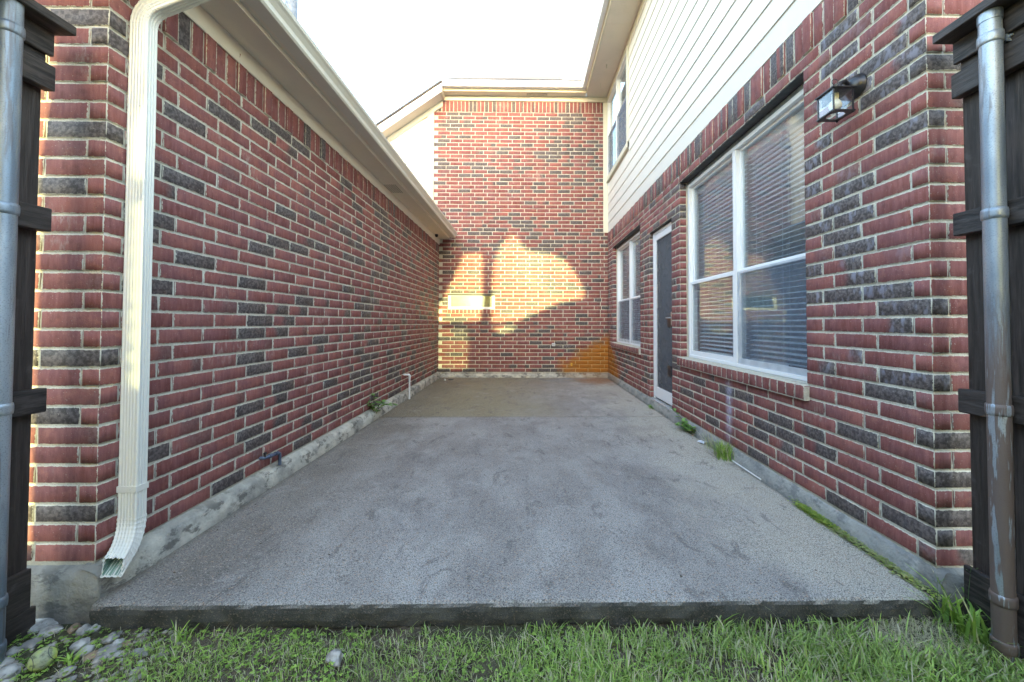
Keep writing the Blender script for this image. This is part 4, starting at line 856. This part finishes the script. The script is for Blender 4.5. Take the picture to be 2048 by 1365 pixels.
cb = MB()
for i in range(150):
    x = nr.uniform(-1.62, 1.62) if i % 3 else rnd.choice([-1, 1]) * nr.uniform(1.52, 1.645); y = nr.uniform(1.6, 7.6); r = nr.uniform(.001, .0035); a_ = nr.uniform(0, 6.3)
    q_ = [(x + r * 1.6 * math.cos(a_ + t_) * (1 + .5 * nr.rand()), y + r * math.sin(a_ + t_) * (1 + .5 * nr.rand()), .0032) for t_ in (0, 1.2, 2.3, 3.4, 4.8)]
    cb.add(q_ + [(x, y, .004 + r)], [(i_, (i_ + 1) % 5, 5) for i_ in range(5)])
cb.obj('debris', m_plain('leaf_crumbs', (.10, .075, .05), .9), None, kind='stuff', label='tiny leaf crumbs and grit on the patio', cat='debris')
k = NT('tennis_felt', .98, .1); c = k.mix(k.R(k.noise(16, 4), .4, .62), (.50, .60, .16), (.36, .38, .26)); c = k.mix(k.R(k.noise(90, 4), .5, .68, 0, .7), c, (.13, .14, .10)); TB = k.fin(c, k.bump(k.noise(260, 3), .9, .004))
tb = rock('tennis_ball', -1.668, 1.385, .0335, TB, 'worn dirty yellow-green tennis ball among the stones at lower left', 'tennis ball', None, 1, 1.0, z=-.062, rough=.0, sub=4)
m = MB(); pp = []
for i in range(61):
    t = 2 * math.pi * i / 60; a_, b_ = .75, .25; q = Vector((a_ * math.cos(t) + b_ * math.cos(3 * t), a_ * math.sin(t) - b_ * math.sin(3 * t), 2 * math.sqrt(a_ * b_) * math.sin(2 * t))).normalized() * .0334
    q = Matrix.Rotation(.7, 3, 'X') @ (Matrix.Rotation(.5, 3, 'Y') @ q); pp.append(Vector((-1.668, 1.385, -.062)) + q)
m.tube(pp, .0011, 6); m.obj('seam', m_plain('grey_rubber', (.10, .11, .10), .7), tb)

# ------------------------------------------------------------------ grass and weeds
def tri_mesh(name, V, Fc, tone, mat):
    me = bpy.data.meshes.new(name); nv = len(V); me.vertices.add(nv); me.vertices.foreach_set('co', np.asarray(V, np.float32).reshape(-1)); me.loops.add(Fc.size); me.loops.foreach_set('vertex_index', Fc.reshape(-1).astype(np.int32))
    me.polygons.add(len(Fc)); me.polygons.foreach_set('loop_start', np.arange(0, Fc.size, 3, dtype=np.int32)); me.update(calc_edges=True)
    a = me.attributes.new('tone', 'FLOAT_COLOR', 'POINT'); a.data.foreach_set('color', np.asarray(tone, np.float32).reshape(-1)); me.materials.append(mat); return me
def gzv(x, y):
    b = np.full_like(x, -.112); b += np.where((x > 1.2), np.minimum(.03, (x - 1.2) * .05), 0); b += np.where((x < -1.3), np.minimum(.012, (-x - 1.3) * .03), 0); return b
def blades(x, y, h, w_, lean, ang, dry, z=None, curl=.6):
    n = len(x); z = gzv(x, y) if z is None else z; dx, dy = np.cos(ang), np.sin(ang); px, py = -dy, dx
    rows = []
    for t, wk in ((0, .9), (.4, 1.0), (.75, .7), (1, 0)):
        o = lean * h * (t ** 1.7); zz = h * (t - curl * lean * .55 * t * t)
        cx2, cy2 = x + dx * o, y + dy * o
        if wk > 0: rows += [np.stack([cx2 - px * w_ * wk / 2, cy2 - py * w_ * wk / 2, z + zz - (.004 if t == 0 else 0)], 1), np.stack([cx2 + px * w_ * wk / 2, cy2 + py * w_ * wk / 2, z + zz - (.004 if t == 0 else 0)], 1)]
        else: rows.append(np.stack([cx2, cy2, z + zz], 1))
    V = np.stack(rows, 1); fc = np.array([(0, 1, 3), (0, 3, 2), (2, 3, 5), (2, 5, 4), (4, 5, 6)]); Fc = (fc[None] + (np.arange(n) * 7)[:, None, None]).reshape(-1, 3)
    T = np.zeros((n, 7, 4)); T[..., 0] = nr.uniform(0, 1, n)[:, None]; T[..., 1] = dry[:, None]; T[..., 3] = 1
    return V.reshape(-1, 3), Fc, T.reshape(-1, 4)
def merge(L):
    V = []; Fs = []; T = []; o = 0
    for v, f__, t in L: V.append(v); Fs.append(f__ + o); T.append(t); o += len(v)
    return np.concatenate(V), np.concatenate(Fs), np.concatenate(T)
def vn(x, y, s_, sd): return np.array([mnoise.noise(Vector((a * s_ + sd, b * s_, sd))) for a, b in zip(x, y)])
def area(n, x0, x1, y0, y1): return nr.uniform(x0, x1, n), nr.uniform(y0, y1, n)
parts = []
x, y = area(74000, -2.25, 2.3, .85, 1.556); f1 = vn(x, y, 2.2, 5); f2 = vn(x, y, 7, 8)
keep = (nr.uniform(0, 1, len(x)) < np.clip(.75 + .9 * f2 + .3 * f1, .15, 1)) & ~((x < -1.30) & (nr.uniform(0, 1, len(x)) < np.clip((-1.25 - x) * 2.4, 0, .9))) & ~((np.hypot(x - 1.52, (y - 1.49) * 1.6) < .16) & (nr.uniform(0, 1, len(x)) < .85))
keep &= ~((y > 1.50) & (nr.uniform(0, 1, len(x)) < .55)) & (y < 1.553 + 0 * x)
x, y, f1, f2 = x[keep], y[keep], f1[keep], f2[keep]; n = len(x)
h = nr.uniform(.014, .045, n) * (1 + .6 * f1 + .35 * np.clip(x, -1, 1.0)); h = np.where(nr.uniform(0, 1, n) < .06, h * 1.8, h)
dry = np.where(nr.uniform(0, 1, n) < .20 + .15 * (f2 < -.1), nr.uniform(.6, 1, n), nr.uniform(0, .25, n))
parts.append(blades(x, y, h, nr.uniform(.0018, .0048, n) * (1 + .35 * np.clip(x, -1, 1)), nr.uniform(.2, 1.1, n), nr.uniform(0, 6.28, n), dry))
x, y = area(60000, -4, 4, -2.6, .85); n = len(x); parts.append(blades(x, y, nr.uniform(.02, .05, n), nr.uniform(.003, .007, n), nr.uniform(.2, 1, n), nr.uniform(0, 6.28, n), np.where(nr.uniform(0, 1, n) < .2, .8, .1)))
# thatch: dry stems lying flat
x, y = area(5200, -2.1, 2.2, 1.0, 1.56); wgt = nr.uniform(0, 1, len(x)) < .35 + .65 * (np.hypot(x - 1.5, (y - 1.48) * 1.5) < .25); x, y = x[wgt], y[wgt]
xx2, yy2 = nr.normal(1.50, .11, 900), nr.uniform(1.39, 1.55, 900); x = np.concatenate([x, xx2]); y = np.concatenate([y, yy2]); n = len(x)
parts.append(blades(x, y, nr.uniform(.02, .06, n), nr.uniform(.0010, .0018, n), nr.uniform(1.0, 1.6, n), nr.uniform(0, 6.28, n), nr.uniform(.8, 1, n), None, .9))
def clover(x, y, r, z, dry=None):
    n = len(x); Vs = []; Fs = []; hexa = 6
    for l in range(3):
        a0 = nr.uniform(0, 6.28, n) if l == 0 else a0 + 2.094
        c0 = np.stack([x + np.cos(a0) * r * .62, y + np.sin(a0) * r * .62], 1); tl = nr.uniform(-.35, .35, n)
        ring = [np.stack([c0[:, 0] + r * .55 * np.cos(a0 + q * 1.047), c0[:, 1] + r * .55 * np.sin(a0 + q * 1.047), z + r * .55 * tl * math.cos(q * 1.047) + (.0 if q else 0)], 1) for q in range(hexa)]
        Vs.append(np.stack(ring, 1))
    V = np.concatenate(Vs, 1); fc = np.array([(l * 6, l * 6 + a, l * 6 + a + 1) for l in range(3) for a in (1, 2, 3, 4)]); Fc = (fc[None] + (np.arange(n) * 18)[:, None, None]).reshape(-1, 3)
    T = np.zeros((n, 18, 4)); T[..., 0] = nr.uniform(0, 1, n)[:, None]; T[..., 1] = 0 if dry is None else dry[:, None]; T[..., 3] = 1; return V.reshape(-1, 3), Fc, T.reshape(-1, 4)
x, y = area(9500, -2.1, 2.2, .95, 1.55); kp = (vn(x, y, 3, 30) + .12 - .25 * np.clip(x, -1, 1) > 0) & (nr.uniform(0, 1, len(x)) < .75); x, y = x[kp], y[kp]
parts.append(clover(x, y, nr.uniform(.0035, .0078, len(x)), gzv(x, y) + nr.uniform(.006, .024, len(x))))
V, Fc, T = merge(parts); put('grass', tri_mesh('grass', V, Fc, T, LEAF), None, kind='stuff', label='patchy green grass and clover in front of the patio', cat='grass')

def tuft(name, cx0, cy0, n, hmin, hmax, w0, w1, spread, lab, z=.0, dry=.25, cat='weed', lean=(.2, 1.1), dirx=None, mat=LEAF, grp=None):
    x = nr.normal(cx0, spread, n); y = nr.normal(cy0, spread * 1.4, n); a = nr.uniform(0, 6.28, n) if dirx is None else nr.normal(dirx, .9, n)
    V, Fc, T = blades(x, y, nr.uniform(hmin, hmax, n), nr.uniform(w0, w1, n), nr.uniform(*lean, n), a, np.where(nr.uniform(0, 1, n) < dry, nr.uniform(.5, 1, n), 0), np.full(n, z)); return put(name, tri_mesh(name, V, Fc, T, mat), None, label=lab, cat=cat, group=grp)
tuft('grass_tuft', 1.645, 3.17, 420, .06, .17, .003, .006, .028, 'tuft of green and straw grass in the right patio joint below the near window', .0, .3)
tuft('grass_tuft', 1.665, 3.42, 60, .08, .22, .0015, .003, .04, 'wispy dry seed stems in the right joint behind the grass tuft', .0, .95)
tuft('crabgrass', 1.70, 1.49, 60, .10, .24, .006, .013, .028, 'coarse bright crabgrass clump at the right corner of the patio', -.09, .05)
tuft('crabgrass', 1.745, 1.44, 44, .06, .17, .004, .009, .03, 'sprawling crabgrass between the right footing and the steel post', -.09, .12)
tuft('crabgrass', 1.70, 1.44, 36, .03, .09, .003, .008, .03, 'short grass around the foot of the right steel post', -.09, .1)
tuft('crabgrass', -1.30, 1.50, 16, .04, .09, .003, .006, .012, 'small grass clump at the right end of the pebble patch', -.105, .1)
tuft('crabgrass', -1.60, 1.40, 14, .03, .06, .004, .009, .010, 'broad grass blades growing over the right side of the tennis ball', -.10, 0)
for q, (sx_, sy_, hh) in enumerate(((1.64, 1.53, .16), (1.72, 1.50, .22), (1.75, 1.45, .26))):
    m = MB(); pts = [(sx_ + .02 * t * q, sy_, -.09 + hh * t + .03 * math.sin(3 * t)) for t in (0, .3, .6, 1)]; m.tube(pts, [.0012, .001, .0008, .0005], 5)
    tip = Vector(pts[-1])
    for a_ in (-.9, -.2, .6): m.tube([tip, tip + Vector((.035 * math.sin(a_), -.01, .03 * math.cos(a_)))], [.0007, .0011], 5)
    m.obj('seed_stalk', m_plain('green_stalk', (.10, .17, .05), .6), None, label=('short seed stalk', 'middle seed stalk', 'tallest seed stalk')[q] + ' of crabgrass rising by the right patio corner', cat='weed', group='seed stalks at the right corner')

def leafy(name, base, stems, lab, lf=.028, mat=LEAF2, n_per=9):
    root = empty(name, base, lab, 'plant'); m = MB(); V = []; Fs = []; T = []; o = 0
    for st in stems:
        pts = [Vector(base) + Vector(p_) for p_ in st]; m.tube(pts, [.0045 * (1 - .7 * i / (len(pts) - 1)) for i in range(len(pts))], 6)
        for i in range(n_per):
            t = .25 + .75 * (i + rnd.random() * .6) / n_per; t = min(t, .999); s__ = t * (len(pts) - 1); a0 = int(s__); p_ = pts[a0].lerp(pts[a0 + 1], s__ - a0); ang = rnd.uniform(0, 6.28); L_ = lf * rnd.uniform(.7, 1.25); W_ = L_ * .30; up = rnd.uniform(-.2, .6)
            d = Vector((math.cos(ang), math.sin(ang), up)).normalized(); sd = d.cross(Vector((0, 0, 1))).normalized(); nn = sd.cross(d)
            q = [p_, p_ + d * L_ * .3 + sd * W_, p_ + d * L_ * .3 + nn * -.002, p_ + d * L_ * .3 - sd * W_, p_ + d * L_ * .68 + sd * W_ * .85 - nn * .002, p_ + d * L_ * .68 - nn * .004, p_ + d * L_ * .68 - sd * W_ * .85 - nn * .002, p_ + d * L_ - nn * .006]
            V += [tuple(v) for v in q]; Fs += [(o + a, o + b, o + c) for a, b, c in ((0, 1, 2), (0, 2, 3), (1, 4, 5), (1, 5, 2), (2, 5, 6), (2, 6, 3), (4, 7, 5), (5, 7, 6))]; r_ = rnd.random(); T += [(r_, 0, 0, 1)] * 8; o += 8
    m.obj('stem', m_plain('green_stem', (.07, .10, .03), .6), root)
    me = tri_mesh('foliage', np.array(V), np.array(Fs), np.array(T), mat); put('foliage', me, root, kind='stuff')
leafy('sapling', (-1.705, 4.46, .0), [((0, 0, 0), (.0, 0, .08), (-.02, -.02, .18), (.0, -.01, .33)), ((0, 0, .05), (.03, .01, .13), (.10, .03, .16), (.19, .05, .17)), ((0, 0, .06), (-.03, -.06, .15), (-.03, -.12, .22)), ((0, 0, .1), (.05, 0, .18), (.09, .0, .20))], 'leafy green sapling sprouting in the joint at the left wall', .070, LEAF2, 14)
leafy('leafy_weed', (1.655, 3.84, .0), [((0, 0, 0), (-.01, .08, .06), (-.02, .22, .12), (-.04, .38, .17)), ((0, 0, 0), (-.02, .04, .06), (-.05, .10, .11)), ((0, .02, 0), (-.03, .10, .04), (-.07, .20, .05)), ((0, 0, 0), (0, -.04, .05), (-.01, -.06, .09))], 'low leafy weed in the right patio joint between the door and the near window', .052, LEAF2, 22)
leafy('leafy_weed', (1.655, 4.98, .0), [((0, 0, 0), (-.02, .0, .02), (-.05, .02, .03)), ((0, 0, 0), (-.01, .05, .02), (-.03, .09, .02))], 'tiny weed at the foot of the screen door', .04, LEAF2, 10)
# creeping plant along the right joint
xs_ = []; ys2 = []; zs2 = []
for yy, amp, cnt in ((2.28, .05, 230), (2.16, .05, 230), (2.05, .04, 150), (1.94, .035, 110), (1.84, .03, 80), (1.76, .03, 80), (1.68, .035, 120), (1.62, .03, 60)):
    xs_.append(nr.normal(1.655, .0075 + amp * .16, cnt)); ys2.append(nr.normal(yy, .045, cnt)); zs2.append(nr.uniform(.001, .012 + amp * .3, cnt))
x, y, z = map(np.concatenate, (xs_, ys2, zs2)); V, Fc, T = clover(x, y, nr.uniform(.0045, .0085, len(x)), z + .004, np.where(y < 2.05, nr.uniform(0, .6, len(x)), 0)); put('ground_cover', tri_mesh('ground_cover', V, Fc, T, MOSS), None, kind='stuff', label='mat of tiny yellow-green leaves creeping along the right patio joint', cat='ground cover')

# ------------------------------------------------------------------ unseen blocker added behind the camera: shades the patio, holes shape the sun patch
YN = -11.0; DK = YB - YN; dz = DK * math.tan(SUN_E); dxn = -SUN_K * DK
def onto(pts): return [(p[0] + dxn, p[1] + dz) for p in pts]
A_ = [(-1.247, 2.487), (-.89, 2.51), (-.87, 1.979), (-.87, 1.571), (-.92, 1.165), (-1.744, 1.11), (-1.78, 1.10), (-1.78, 1.30), (-1.72, 1.46), (-1.60, 1.70)]
B_ = [(-.672, 1.12), (-.656, 1.979), (-.617, 2.388), (-.496, 2.675), (-.293, 2.901), (-.16, 2.82), (-.006, 2.62), (.117, 2.55), (.453, 2.52), (.76, 2.415), (1.016, 2.14), (1.2, 1.782), (1.2, 1.609), (.71, 1.525), (.302, 1.351), (-.104, 1.167)]
D_ = [(-.67, 1.00), (-.17, 1.04), (-.29, .93), (-.5, .90)]
holes = [onto(A_), onto(B_), onto(D_)]
zz = .20
while zz < .93: holes.append(onto([(-1.78, zz), (-1.17, zz), (-1.15, zz + .032), (-1.78, zz + .032)])); zz += .09
# hole cut in the blocker for the sun strip beside the left fence end
d2 = YL - YN; holes.append([(-2.6 - SUN_K * d2, .2 + d2 * math.tan(SUN_E)), (-2.0 - SUN_K * d2, .2 + d2 * math.tan(SUN_E)), (-2.0 - SUN_K * d2, 2.35 + d2 * math.tan(SUN_E)), (-2.6 - SUN_K * d2, 2.35 + d2 * math.tan(SUN_E))])
cu_ = bpy.data.curves.new('sun_blocker_outline', 'CURVE'); cu_.dimensions = '2D'; cu_.fill_mode = 'BOTH'; cu_.extrude = .01
def spl(pts):
    s_ = cu_.splines.new('POLY'); s_.points.add(len(pts) - 1); s_.use_cyclic_u = True
    for i, p_ in enumerate(pts): s_.points[i].co = (p_[0], p_[1], 0, 1)
spl([(-11, -.3), (11, -.3), (11, 6.4), (0, 8.4), (-11, 6.4)])
for h_ in holes: spl(h_)
co = bpy.data.objects.new('tmp', cu_); COL.objects.link(co); bpy.context.view_layer.update(); me = bpy.data.meshes.new_from_object(co.evaluated_get(bpy.context.evaluated_depsgraph_get())); bpy.data.objects.remove(co)
me.transform(Matrix.Rotation(math.pi / 2, 4, 'X')); me.transform(Matrix.Translation((0, YN, 0))); me.materials.clear(); me.materials.append(m_plain('blocker_tan', (.36, .31, .25), .9, 0, .2, .1, 3))
TINT = bpy.data.materials.new('sun_dimmer_tint'); TINT.use_nodes = True; _t = TINT.node_tree; _t.nodes.remove(_t.nodes['Principled BSDF']); _tr = _t.nodes.new('ShaderNodeBsdfTransparent')
_n = _t.nodes.new('ShaderNodeTexNoise'); _n.inputs['Scale'].default_value = 1.1; _n.inputs['Detail'].default_value = 2; _g = _t.nodes.new('ShaderNodeNewGeometry'); _t.links.new(_g.outputs['Position'], _n.inputs['Vector'])
_r = _t.nodes.new('ShaderNodeMix'); _r.data_type = 'RGBA'; _t.links.new(_n.outputs[0], _r.inputs[0]); _r.inputs[6].default_value = (.42, .46, .37, 1); _r.inputs[7].default_value = (.74, .79, .62, 1); _t.links.new(_r.outputs[2], _tr.inputs[0]); _t.links.new(_tr.outputs[0], _t.nodes['Material Output'].inputs[0])
nb = empty('sun_blocker', (0, YN, 0), 'unseen tan wall added behind the viewer, holes cut to shape the sun patch', 'building'); put('wall', me, nb)
m = MB(); m.box(-6, 5, YN + .04, YN + .045, .2, 6.0); m.obj('sun_dimmer_pane', TINT, nb)  # pane added over the blocker's holes to dim and tint the sun beam
m = MB(); m.add([(-11.5, YN - .3, 6.2), (0, YN - .3, 8.3), (0, YN + .4, 8.3), (-11.5, YN + .4, 6.2)], [(0, 1, 2, 3)]); m.add([(11.5, YN - .3, 6.2), (0, YN - .3, 8.3), (0, YN + .4, 8.3), (11.5, YN + .4, 6.2)], [(3, 2, 1, 0)]); m.obj('roof', SHING, nb)  # roof slopes added on top of the unseen blocker
